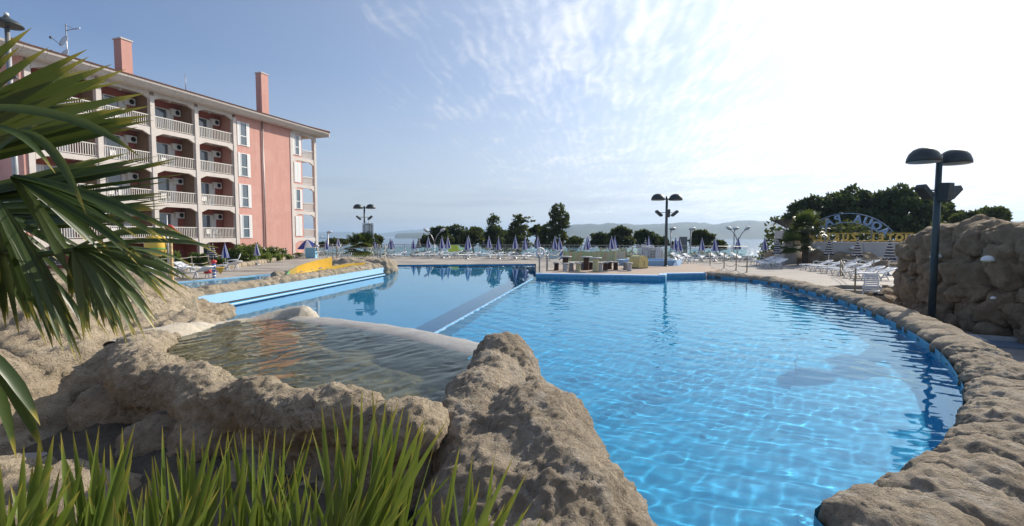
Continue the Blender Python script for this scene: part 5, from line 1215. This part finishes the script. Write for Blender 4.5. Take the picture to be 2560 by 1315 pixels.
def cards(centres, radii, n, size, seed, flatn=.0, aspect=2.2):
    r = np.random.default_rng(seed); C = np.asarray(centres, float); Rd = np.asarray(radii, float)
    vol = Rd.prod(1)**.75; k = r.choice(len(C), n, p=vol/vol.sum())
    d = r.normal(size=(n, 3)); d /= np.linalg.norm(d, axis=1)[:, None]; rad = r.uniform(.35, 1.0, n)**.45
    lump = 1+.28*pn(d*2.3+k[:, None]*7.7)
    Pc = C[k]+d*Rd[k]*(rad*lump)[:, None]
    u = r.normal(size=(n, 3))+d*.9; u[:, 2] *= (1-flatn); u /= np.linalg.norm(u, axis=1)[:, None]; w_ = np.cross(u, r.normal(size=(n, 3))); w_ /= np.linalg.norm(w_, axis=1)[:, None]
    s = size*r.uniform(.5, 1.3, n)[:, None]
    V = np.stack([Pc-w_*s/aspect, Pc+w_*s/aspect, Pc+w_*s*.25/aspect+u*s, Pc-w_*s*.25/aspect+u*s], 1).reshape(-1, 3)
    return V, np.arange(n*4).reshape(-1, 4)
def tree(px, ptop, wpx, D, kind, label, n=2600, m=None, seed=0, name='pine_tree', pbase=612, size=.32, group='pines beyond the terrace railing'):
    r = random.Random(seed*7+3); top = atD(px, ptop, D); wd_ = wpx*D/F; zb = -2.2 if D < 62 else -2.2-(D-62)*.155; low = atD(px, pbase, D).z
    if D < 50: zb = 0
    o = empty(name, label, 'tree', (top.x, D, zb), 0, group); H_ = top.z-zb; L_ = low-zb; hc = H_-L_
    tr = MB().tube([(0, 0, 0), (wd_*.03, 0, H_*.4), (-wd_*.02, 0, H_*.7), (0, 0, H_*.93)], [wd_*.035+.10, wd_*.03+.07, wd_*.02+.04, .03], 8)
    C = []; Rr = []
    if kind == 'round':
        for i in range(13):
            f = r.uniform(0, 1); z = L_+hc*(.22+.66*f); ww = wd_*.36*math.sqrt(max(.05, 1-((f-.35)/.75)**2)); a = r.uniform(0, 6.28); C.append((ww*math.cos(a)*1.0, ww*math.sin(a)*.7, z)); q_ = r.uniform(.13, .21)*wd_; Rr.append((q_*1.15, q_, min(q_*.75, hc*.26)))
        C.append((0, 0, H_-hc*.2)); Rr.append((wd_*.2, wd_*.18, hc*.18))
    elif kind == 'cone':
        lv = 9
        for i in range(lv):
            f = i/(lv-1); z = L_+hc*(.08+.86*f); ww = wd_*.42*(1-f)**.8+.12
            for k in range(4 if f < .7 else 2): a = r.uniform(0, 6.28); C.append((ww*math.cos(a)*.75, ww*math.sin(a)*.75, z+r.uniform(-.1, .1)*hc)); q_ = ww*.5+.25; Rr.append((q_, q_, hc*.075+.12))
    elif kind == 'tiers':
        for i in range(10):
            f = i/9; z = L_+hc*(.05+.9*f); ww = wd_*.5*(1-f*.72)
            for k in range(3): a = r.uniform(0, 6.28); C.append((ww*math.cos(a)*.6, ww*math.sin(a)*.6, z)); Rr.append((ww*.55, ww*.4, .16+hc*.03))
        C.append((wd_*.36, 0, H_-hc*.16)); Rr.append((wd_*.16, .2, .10)); C.append((wd_*.30, 0, H_-hc*.05)); Rr.append((wd_*.12, .2, .08))
    elif kind == 'umbrella':
        for i in range(20):
            a = r.uniform(0, 6.28); f = math.sqrt(r.uniform(0, 1)); x = wd_*.45*f*math.cos(a); z = L_+hc*(.18+.62*r.random()*math.sqrt(max(.1, 1-f*f))+.1); C.append((x, wd_*.3*f*math.sin(a), z)); q_ = r.uniform(.09, .15)*wd_; Rr.append((q_*1.25, q_, q_*.6))
        for i in range(5): Rr.append((wd_*.1, wd_*.1, hc*.16)); C.append(((i-2)*wd_*.12, 0, H_-hc*(.16+.05*abs(i-2))))
    elif kind == 'tall':
        for (x, f, a, b) in ((.15, .88, .20, .11), (.22, .70, .26, .13), (.05, .76, .18, .12), (.10, .56, .26, .12), (.30, .55, .2, .10), (-.1, .42, .3, .12), (-.22, .30, .3, .12), (.12, .30, .32, .12), (-.32, .16, .22, .1), (.3, .2, .2, .1), (0, .12, .35, .1)): C.append((wd_*x, r.uniform(-.1, .1)*wd_, L_+hc*f)); Rr.append((wd_*a*.8, wd_*a*.7, hc*b))
    for c in C[::2]: tr.tube([(0, 0, max(.1, c[2]-hc*.25)), (c[0]*.5, c[1]*.5, c[2]-hc*.1), (c[0], c[1], c[2])], [.07, .05, .02], 5)
    tr.build('trunk', M_bark, o)
    V, Fc = cards(C, Rr, n, size, seed+11); cr = npmesh('crown', V, Fc, m or M_pine, o, False); return o
tree(1098, 565, 66, 74, 'umbrella', 'broad dark pine behind the two-armed lamp at the left of the grove', 3000, seed=1, pbase=622)
tree(1140, 561, 90, 78, 'umbrella', 'wide spreading pine, highest of the low trees left of the conical pine', 3600, seed=2, pbase=622)
tree(1182, 571, 60, 72, 'round', 'low rounded pine between the spreading pine and the conical pine', 2600, M_pine2, 3, pbase=622)
tree(1232, 536, 62, 76, 'cone', 'conical pine with an uneven tip in the middle of the grove', 3600, seed=4, pbase=624)
tree(1297, 538, 82, 70, 'tiers', 'flat-tiered cedar right of the conical pine', 3400, M_pine2, 5, pbase=626)
tree(1262, 575, 60, 80, 'round', 'dark pine filling the gap between conical pine and cedar', 2200, seed=6, pbase=626)
tree(1383, 507, 92, 68, 'tall', 'tallest pine of the grove with a high crown leaning right', 4200, M_pine2, 7, pbase=625)
tree(1345, 560, 50, 74, 'round', 'dark bushy pine at the left foot of the tallest pine', 2200, seed=8, pbase=626)
tree(1438, 595, 40, 62, 'round', 'small pine right below the tallest pine', 1500, M_pine2, 9, pbase=632)
tree(1502, 580, 50, 72, 'round', 'left pine of the trio above the yellow screen', 2200, seed=10, pbase=630)
tree(1553, 566, 76, 70, 'umbrella', 'middle and highest pine of the trio above the yellow screen', 3200, M_pine2, 11, pbase=632)
tree(1610, 573, 70, 72, 'umbrella', 'right pine of the trio above the yellow screen', 3000, seed=12, pbase=630)
tree(1652, 594, 36, 74, 'round', 'small pine just left of the tall domed lamp', 1300, seed=13, pbase=618)
tree(1757, 575, 58, 66, 'round', 'round pine behind two umbrellas right of the grey column', 3000, M_pine2, 14, pbase=626)
tree(1800, 604, 28, 64, 'round', 'small pine at the right foot of the round pine', 1200, M_pine2, 15, pbase=624)
tree(1690, 607, 30, 70, 'round', 'small low pine behind the pair of umbrellas right of the lamp', 1000, seed=16, pbase=624)
tree(844, 597, 56, 80, 'umbrella', 'low round pine right of the hotel corner', 1800, M_pine2, 17, pbase=616)
tree(806, 606, 20, 90, 'round', 'tiny dark tree right behind the hotel corner', 700, seed=18, pbase=618)
tree(936, 586, 36, 70, 'round', 'small pine behind the white sign board', 1500, M_pine2, 19, pbase=625)
tree(1062, 588, 26, 76, 'round', 'small dark pine at the left edge of the grove', 1000, seed=20, pbase=622)
G2 = 'large pines above the sign'
tree(2035, 488, 145, 56, 'umbrella', 'leftmost large pine above the sign with a long left branch', 6500, seed=21, pbase=610, size=.34, group=G2)
tree(2130, 466, 200, 54, 'umbrella', 'biggest dark pine right behind the arched sign', 9000, seed=22, pbase=615, size=.34, group=G2)
tree(2252, 462, 190, 52, 'umbrella', 'large pine behind the lamp, left of the rock wall top', 9000, seed=23, pbase=620, size=.34, group=G2)
tree(2335, 482, 120, 56, 'umbrella', 'large pine behind the lamp, farthest right of the pines', 6000, seed=24, pbase=600, size=.34, group=G2)
tree(2475, 522, 80, 48, 'round', 'low olive tree showing over the top of the rock wall', 2500, M_pine2, 25, pbase=560, size=.3, group=G2)
tree(2420, 532, 60, 46, 'round', 'low bush showing over the rock wall beside the lamp', 1600, M_pine2, 26, pbase=562, size=.3, group=G2)
# undergrowth strip below the terrace edge
C = []; Rr = []
for i in range(60): C.append((25+i*.33+random.random(), 46+random.random()*4, random.uniform(-.2, 3.0))); Rr.append((1.0, .9, random.uniform(.8, 1.3)))
for i in range(150): x = -30+i*.62+random.random(); C.append((x, 60+random.random()*9, random.uniform(-2.5, -.6))); Rr.append((1.3, 1.2, random.uniform(.6, 1.5)))
V, Fc = cards(C, Rr, 26000, .33, 77); o = npmesh('undergrowth', V, Fc, M_pine2, None, False); tag(o, 'dense dark green undergrowth below the terrace railing', 'undergrowth', kind='stuff')
# shrubs against the hotel
def shrub(px, ptop, wpx, base, label, m=None, n=1800, seed=0, flowers=None):
    v = at(px, base, .05); D = v.y; top = atD(px, ptop, D).z; w_ = wpx*D/F; o = empty('shrub', label, 'shrub', v, 0, 'shrubs in the bed below the hotel'); r = random.Random(seed)
    C = [(r.uniform(-.32, .32)*w_, r.uniform(-.2, .2)*w_, top*r.uniform(.3, .72)) for _ in range(9)]; Rr = [(w_*.24, w_*.22, top*.28)]*9
    V, Fc = cards(C, Rr, n, .16, seed+500, aspect=3.2); npmesh('foliage', V, Fc, m or M_shrub, o, False)
    mb = MB()
    for c in C[:5]: mb.tube([(0, 0, 0), (c[0]*.5, c[1]*.5, c[2]*.5), c], [.04, .03, .015], 5)
    mb.build('stem', M_bark, o)
    if flowers: V, Fc = cards(C, [(x*1.08, y*1.08, z*1.1) for x, y, z in Rr], 90, .13, seed+900, aspect=1.6); npmesh('blossoms', V, Fc, flowers, o, False)
    return o
M_fl = mat('pink_white_blossom', (.72, .62, .58), .8); M_leafy = leafmat('light_leaves', (.15, .20, .045), (.30, .36, .09), .4)
for i, a in enumerate([(438, 628, 36, 668, 'round green shrub right of the bamboo pole'), (492, 630, 38, 667, 'round green shrub left of the striped umbrellas'), (405, 632, 40, 672, 'green shrub left of the bamboo pole'), (592, 612, 52, 660, 'tall green shrub behind the blue umbrella'), (622, 609, 56, 659, 'tallest green shrub at the pink wall'), (552, 645, 30, 668, 'low shrub behind the reclining chair')]): shrub(*a, seed=i+1)
for i, a in enumerate([(655, 618, 34, 652, 'oleander with white blossoms left of the downpipe'), (681, 617, 34, 650, 'oleander with pale blossoms right of the downpipe'), (702, 624, 26, 647, 'thin reddish oleander beside the little statue')]): shrub(*a, seed=i+20, flowers=M_fl, n=1100)
for i, a in enumerate([(664, 634, 44, 655, 'low leafy plant at the front of the bed below the oleanders'), (690, 636, 36, 651, 'low leafy plant right of the front plant'), (716, 637, 30, 647, 'low leafy plant by the little statue'), (748, 634, 36, 642, 'yellow-green low plant below the open umbrella'), (640, 640, 30, 657, 'low leafy plant beside the umbrella pole')]): shrub(*a, m=M_leafy, seed=i+40, n=900)
st = empty('garden_statue', 'small grey stone figure on a pedestal in the flower bed', 'statue', at(715, 645, .05)); MB().bb(-.13, .13, -.13, .13, 0, .45).build('pedestal', M_g, st); MB().lathe([(.10, .45), (.12, .55), (.09, .75), (.05, .85), (.10, .93), (.08, 1.02), (.0001, 1.06)], 12).build('figure', M_g, st)

# ------------------------------------------------ fan palms
def blade(mb, base, tip, w_, droop=0.0, up=Vector((0, 0, 1)), n=9, split=True, fold=.35, side=None, droop_end=0.0):
    base, tip = Vector(base), Vector(tip); L = (tip-base).length; d = (tip-base).normalized()
    s_ = side if side is not None else d.cross(up); s_ = s_.normalized() if s_.length > 1e-4 else Vector((1, 0, 0)); nn = s_.cross(d).normalized()
    V = []
    for i in range(n+1):
        t_ = i/n; p = base.lerp(tip, t_)+Vector((0, 0, 1))*droop*4*t_*(1-t_)*L+Vector((0, 0, -1))*droop_end*L*max(0, t_-.55)**2
        ww = w_*(.5+1.3*t_ if t_ < .3 else (.89 if t_ < .66 else .89*(1-((t_-.66)/.34)**1.5)+.02))
        V += [p-s_*ww*.5+nn*ww*fold*.5, p, p+s_*ww*.5+nn*ww*fold*.5]
    mb.add(V, [f for i in range(n) for f in ((i*3, i*3+1, i*3+4, i*3+3), (i*3+1, i*3+2, i*3+5, i*3+4))], True)
def fanmat(name, c1, c2, tips, trans=.3):
    def ex(t, c, ri):
        at_ = t.node('ShaderNodeAttribute', attribute_name='along'); n = t.noise(t.node('ShaderNodeNewGeometry').outputs[0], 22, 4, .6)
        f = t.math('ADD', at_.outputs[2], t.math('MULTIPLY', n, .12))
        c = t.mix(t.ramp(f, [(.92, 0.), (1.02, 1.)]), c, (.36, .30, .06)); return t.mix(t.ramp(f, [(1.03, 0.), (1.06, 1.)]), c, tips)
    m = leafmat(name, c1, c2, trans, .38, ex); m.node_tree.nodes['Principled BSDF'].inputs['Specular IOR Level'].default_value = .5; return m
M_fan = fanmat('fan_palm_leaf', (.030, .058, .015), (.070, .105, .030), (.10, .05, .03))
M_fan3 = fanmat('fan_palm_leaf_sunlit', (.070, .105, .035), (.12, .16, .055), (.16, .09, .05))  # lighter copy of the leaf colour, sunlight painted in for the middle fan
M_fan2 = fanmat('young_palm_leaf', (.085, .14, .025), (.18, .24, .045), (.24, .15, .08), .35)
def setalong(o, n):
    me = o.data; k = (n+1)*3; a = me.attributes.new('along', 'FLOAT', 'POINT'); v = np.tile(np.repeat(np.arange(n+1)/n, 3), len(me.vertices)//k); a.data.foreach_set('value', v.astype(np.float32))
def farpalm(name, px, py, D, R_, label, trunk, nf=16, seed=0, m=None):
    r = random.Random(seed); c = atD(px, py, D); o = empty(name, label, 'palm', (c.x, D, 0)); cz_ = c.z
    if trunk: MB().tube([(0, 0, 0), (0, 0, cz_)], [.22, .26], 10).build('trunk', M_bark, o)
    for k in range(nf):
        a = r.uniform(0, 6.28); e = r.uniform(-.5, 1.3); L = R_*r.uniform(.55, .8); d = Vector((math.cos(a)*math.cos(e), math.sin(a)*math.cos(e), math.sin(e))); h = Vector((0, 0, cz_))+d*L*.62
        mb = MB(); side = d.cross(Vector((0, 0, 1))).normalized(); upv = side.cross(d)
        mb2 = MB().tube([(0, 0, cz_), tuple(h)], .02, 5)
        for j in range(15):
            t_ = (j-7)/7*1.75; dd = (d*math.cos(t_)+side*math.sin(t_)).normalized()+Vector((0, 0, -.12*abs(t_))); blade(mb, h, h+dd*L*.62, .075*R_, .05, upv, n=4, fold=.3, droop_end=.5)
        f = mb.build('leaf', m or M_fan, o); setalong(f, 4); st_ = mb2.build('stalk', M_fan, f) if k < 8 else None
    return o
farpalm('palm_bush', 903, 622, 35.5, 1.7, 'bushy fan palm on the rock mound beside the sign board', False, 26, 3)
farpalm('palm_tree', 2015, 572, 38, 1.9, 'fan palm standing on the rock ledge before the arched sign', True, 30, 4)
farpalm('palm_bush', 1985, 615, 38, 1.8, 'broad fan palm bush on the rock ledge below the fire bowl', False, 26, 5)
# big fan palm, reaching in from the left
FP = empty('fan_palm', 'big fan palm reaching in from the left edge of the picture', 'palm', (-3.2, 2.6, 0))
fpi = Matrix.Translation((3.2, -2.6, 0))
def fan(hub, tips, w_, name='leaf', droop=.04, dend=0, m=None, tilt=.0, jitter=.05, par=None, inv=None, n=9, wv=.25, fd=.35, dw=.72, dbl=True):
    """hub: point; tips: list of 3-D points"""
    mb = MB(); r = random.Random(len(tips)*13+int(hub[0]*100))
    if dbl and len(tips) > 4: tips = [Vector(q) for q in tips]; tips = tips+[(q+q2)/2+Vector((r.uniform(-.05, .05), r.uniform(-.05, .08), r.uniform(-.05, .05))) for q, q2 in zip(tips[:-1], tips[1:])]; w_ *= dw
    for k, tp_ in enumerate(tips):
        d = (Vector(tp_)-Vector(hub)).normalized(); view = (Vector(hub)-Vector((0, 0, CAMZ))).normalized()
        up = Vector((0, 0, 1))*(1-tilt)-view*tilt+Vector((r.uniform(-1, 1), r.uniform(-1, 1), r.uniform(-1, 1)))*wv
        blade(mb, hub, tp_, w_*r.uniform(.8, 1.15), droop*r.uniform(.3, 1.4), up, n=n, fold=fd, droop_end=dend)
    o = mb.build(name, m or M_fan, par); setalong(o, n)
    if inv is not None: o.matrix_parent_inverse = inv
    return o
def tipsD(lst, D): return [atD(x, y, D+(dd[0] if dd else 0)) for x, y, *dd in lst]
# fan A: upper, blades spreading to the upper right
fan(atD(-330, 470, 1.75), tipsD([(-10, 60), (48, 118), (122, 118, .05), (222, 142, .1), (316, 172, .15), (200, 200, .3), (368, 232, .2), (380, 264, .25), (362, 290, .3), (385, 300, .45), (345, 318, .5), (205, 205, .6), (120, 190, .6)], 1.75), .056, tilt=.85, par=FP, inv=fpi, wv=.15, droop=.03, fd=.15)
# fan B: lower long blades to the right
fan(atD(-260, 520, 1.9), tipsD([(250, 392), (322, 382, .1), (400, 388, .1), (372, 392, .2), (438, 404, .15), (474, 433, .2), (430, 488, .3), (412, 508, .35), (405, 515, .4), (380, 520, .4), (330, 540, .4)], 1.95), .048, tilt=.55, par=FP, inv=fpi, droop=-.02, fd=.2)
# long arching single blades
for (a, b, w_, dr) in (((-60, 270, 1.6), (350, 368, 1.7), .042, .10), ((-80, 330, 1.65), (138, 420, 1.7), .036, .25), ((40, 330, 1.7), (215, 520, 1.75), .034, .22), ((-40, 400, 1.8), (95, 300, 1.8), .03, .02)):
    fan(atD(a[0], a[1], a[2]), [atD(b[0], b[1], b[2])], w_, droop=dr, tilt=.7, par=FP, inv=fpi, dend=.35)
# fan C: dark hanging blades at the left
fan(atD(-30, 470, 1.9), tipsD([(205, 890, .1), (128, 830), (70, 800, .2), (168, 760, .1), (48, 830, .2), (20, 790, .2), (-20, 830, .2), (0, 700, .1)], 1.9), .040, tilt=.75, par=FP, inv=fpi, droop=.06, dend=.15, fd=.2)
fan(atD(30, 440, 1.8), tipsD([(408, 598), (422, 596, .05), (392, 552, .1), (335, 630), (350, 660, .1), (300, 560), (265, 640, .1), (240, 585, .2), (185, 700, .1)], 1.85), .042, tilt=.6, par=FP, inv=fpi, droop=.05, dend=.1, fd=.25)
# fan D: middle fan with blades arching over and hanging down
st_ = MB().tube([atD(-120, 610, 2.0), atD(80, 640, 2.0), atD(190, 624, 1.95)], [.018, .014, .012], 8).build('stalk', M_fan, FP); st_.matrix_parent_inverse = fpi
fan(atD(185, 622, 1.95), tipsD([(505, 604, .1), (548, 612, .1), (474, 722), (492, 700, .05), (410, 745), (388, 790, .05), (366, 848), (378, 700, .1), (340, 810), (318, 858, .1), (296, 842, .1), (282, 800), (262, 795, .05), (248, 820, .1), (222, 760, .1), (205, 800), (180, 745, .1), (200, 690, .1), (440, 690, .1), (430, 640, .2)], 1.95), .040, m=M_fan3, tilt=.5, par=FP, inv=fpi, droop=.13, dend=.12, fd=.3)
fan(atD(60, 650, 2.1), tipsD([(160, 880), (192, 902, .05), (135, 845), (120, 800, .05), (100, 770), (205, 850, .1), (230, 830, .1), (75, 800, .1), (30, 780, .1), (180, 790, .1)], 2.1), .036, tilt=.5, par=FP, inv=fpi, droop=.10, dend=.1)
# lower left hanging blades
fan(atD(-60, 860, 1.5), tipsD([(100, 1050), (108, 1115, .05), (40, 1130, .05)], 1.55), .036, tilt=.4, par=FP, inv=fpi, droop=.10, dend=.3)
rx = random.Random(5)
fan(atD(-380, 380, 2.0), tipsD([(rx.uniform(60, 330), rx.uniform(150, 330), rx.uniform(0, .4)) for _ in range(11)], 1.95), .050, tilt=.85, par=FP, inv=fpi, wv=.2, droop=.02, fd=.15)
fan(atD(-240, 560, 2.2), tipsD([(rx.uniform(200, 430), rx.uniform(420, 560), rx.uniform(0, .3)) for _ in range(11)], 2.2), .042, tilt=.5, par=FP, inv=fpi, wv=.3, droop=-.02, fd=.2)
fan(atD(-60, 520, 2.1), tipsD([(rx.uniform(-40, 300), rx.uniform(640, 850), rx.uniform(0, .3)) for _ in range(6)], 2.1), .034, tilt=.6, par=FP, inv=fpi, wv=.3, droop=.08, dend=.15, fd=.25)
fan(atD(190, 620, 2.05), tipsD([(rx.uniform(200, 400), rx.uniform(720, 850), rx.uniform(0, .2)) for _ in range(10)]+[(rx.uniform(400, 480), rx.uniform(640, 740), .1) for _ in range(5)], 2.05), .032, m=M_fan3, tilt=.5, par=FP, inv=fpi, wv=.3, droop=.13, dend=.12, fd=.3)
fan(atD(-20, 640, 2.2), tipsD([(rx.uniform(0, 150), rx.uniform(720, 880), rx.uniform(0, .2)) for _ in range(7)], 2.2), .034, tilt=.5, par=FP, inv=fpi, wv=.3, droop=.1, dend=.12, fd=.3)
tk = MB().tube([(-3.3, 2.4, 0), (-3.2, 2.6, 1.6), (-3.15, 2.6, 2.8)], [.22, .20, .14], 12).build('trunk', M_bark, FP); tk.matrix_parent_inverse = fpi
# crown leaves outside the picture, which shade the rock in front
r = random.Random(8)
# ------------------------------------------------ young fan palms along the bottom
def low_fan(label, hub, spread, tips, D, w_=.030, seed=0):
    c = atD(hub[0], hub[1], D); o = empty('young_palm', label, 'palm', (c.x, c.y, 0), 0, 'young fan palms at the bottom of the picture'); inv = Matrix.Translation((-c.x, -c.y, 0)); r = random.Random(seed)
    tips = list(tips)+[(x+r.uniform(-40, 40), y+r.uniform(25, 120)) for x, y in tips]
    groups = {}
    for k, tpx in enumerate(tips): groups.setdefault(k % 3, []).append(tpx)
    for g, ls in groups.items():
        h = atD(hub[0]+(g-1)*60, hub[1]+r.uniform(-10, 30), D+(g-1)*.09)
        MB().tube([(c.x, c.y, .0), (h.x, h.y, h.z)], .012, 6).build('stalk', M_fan2, o).matrix_parent_inverse = inv
        fan(h, [atD(x, y, D+(g-1)*.09+r.uniform(-.07, .10)) for x, y in ls], w_, droop=.015, m=M_fan2, tilt=.6, par=o, inv=inv, n=7, wv=.5, fd=.5, dbl=False)
    return o
r = random.Random(21)
def auto(x0, x1, ytop, n, var=70): return [(x0+(x1-x0)*(i+.5)/n+r.uniform(-12, 12), ytop(x0+(x1-x0)*(i+.5)/n)+abs(r.gauss(0, var))*.9) for i in range(n)]
low_fan('young fan palm in the bottom left corner', (60, 1520), 0, [(-40, 1180), (60, 1112), (96, 1100), (0, 1160), (135, 1085), (75, 1260), (180, 1200), (150, 1170), (25, 1210), (120, 1260), (-10, 1250), (210, 1150)], 1.35, .028, 1)
low_fan('young fan palm with tall blades left of centre', (250, 1560), 0, [(152, 1080), (182, 1075), (214, 1072), (248, 1062), (195, 1180), (306, 1066), (172, 1185), (244, 1130), (290, 1220), (338, 1058), (230, 1160), (275, 1110), (330, 1150)], 1.5, .026, 2)
low_fan('young fan palm with a dense fan of thin blades in the middle left', (470, 1560), 0, [(406, 1061), (451, 1058), (360, 1172), (380, 1140), (484, 1072), (504, 1098), (533, 1068), (416, 1140), (440, 1115), (555, 1080), (395, 1200), (520, 1130), (295, 1225), (470, 1120), (570, 1075), (590, 1070)], 1.65, .023, 3)
low_fan('young fan palm with crowded tips in front of the rim', (640, 1560), 0, [(570, 1072), (584, 1078), (598, 1070), (615, 1065), (630, 1068), (660, 1062), (675, 1068), (690, 1064), (713, 1062), (738, 1078), (650, 1140), (700, 1130), (620, 1150), (770, 1075), (600, 1200), (680, 1200), (785, 1068), (560, 1180), (720, 1180)], 1.8, .021, 4)
low_fan('young fan palm with the tallest blades, right of centre', (900, 1540), 0, [(804, 1008), (830, 1010), (850, 1000), (882, 995), (905, 965), (930, 960), (945, 985), (966, 1000), (980, 1010), (998, 998), (1010, 1012), (1025, 1020), (1066, 1040), (1068, 1058), (1060, 1052), (1118, 1050), (778, 1066), (1090, 1100), (900, 1120), (950, 1100), (1000, 1140)], 1.75, .025, 5)
low_fan('young fan palm spreading to the right before the big boulder', (1120, 1600), 0, [(1150, 1112), (1182, 1135), (1236, 1136), (1285, 1138), (1318, 1180), (1128, 1155), (1246, 1190), (1330, 1255), (1360, 1290), (1080, 1190), (1200, 1200), (1160, 1240), (1290, 1240), (1060, 1220), (1110, 1260), (1240, 1280)], 1.75, .025, 6)
low_fan('young fan palm low down between the taller ones', (780, 1640), 0, auto(640, 1060, lambda x: 1150, 20, 50), 1.6, .021, 7)
low_fan('young fan palm low down at the left middle', (360, 1640), 0, auto(200, 560, lambda x: 1180, 16, 50), 1.45, .022, 8)

low_fan('young fan palm filling the lower left corner', (-20, 1600), 0, auto(-120, 200, lambda x: 1150, 12, 60), 1.25, .026, 9)
# ------------------------------------------------ haze
hm = bpy.data.materials.new('haze'); hm.use_nodes = True; t = NT(hm.node_tree); t.n.clear()
pv = t.node('ShaderNodeVolumePrincipled', in_Color=(.55, .75, 1.0, 1), in_Density=.00017, in_Anisotropy=.25)
t.l.new(pv.outputs[0], t.node('ShaderNodeOutputMaterial').inputs[1])
hz_ = MB().bb(-10200, 10200, -100, 9300, -21, 125).build('haze', hm); hz_['kind'] = 'stuff'; hz_['label'] = 'thin pale sea haze lying over the whole bay'
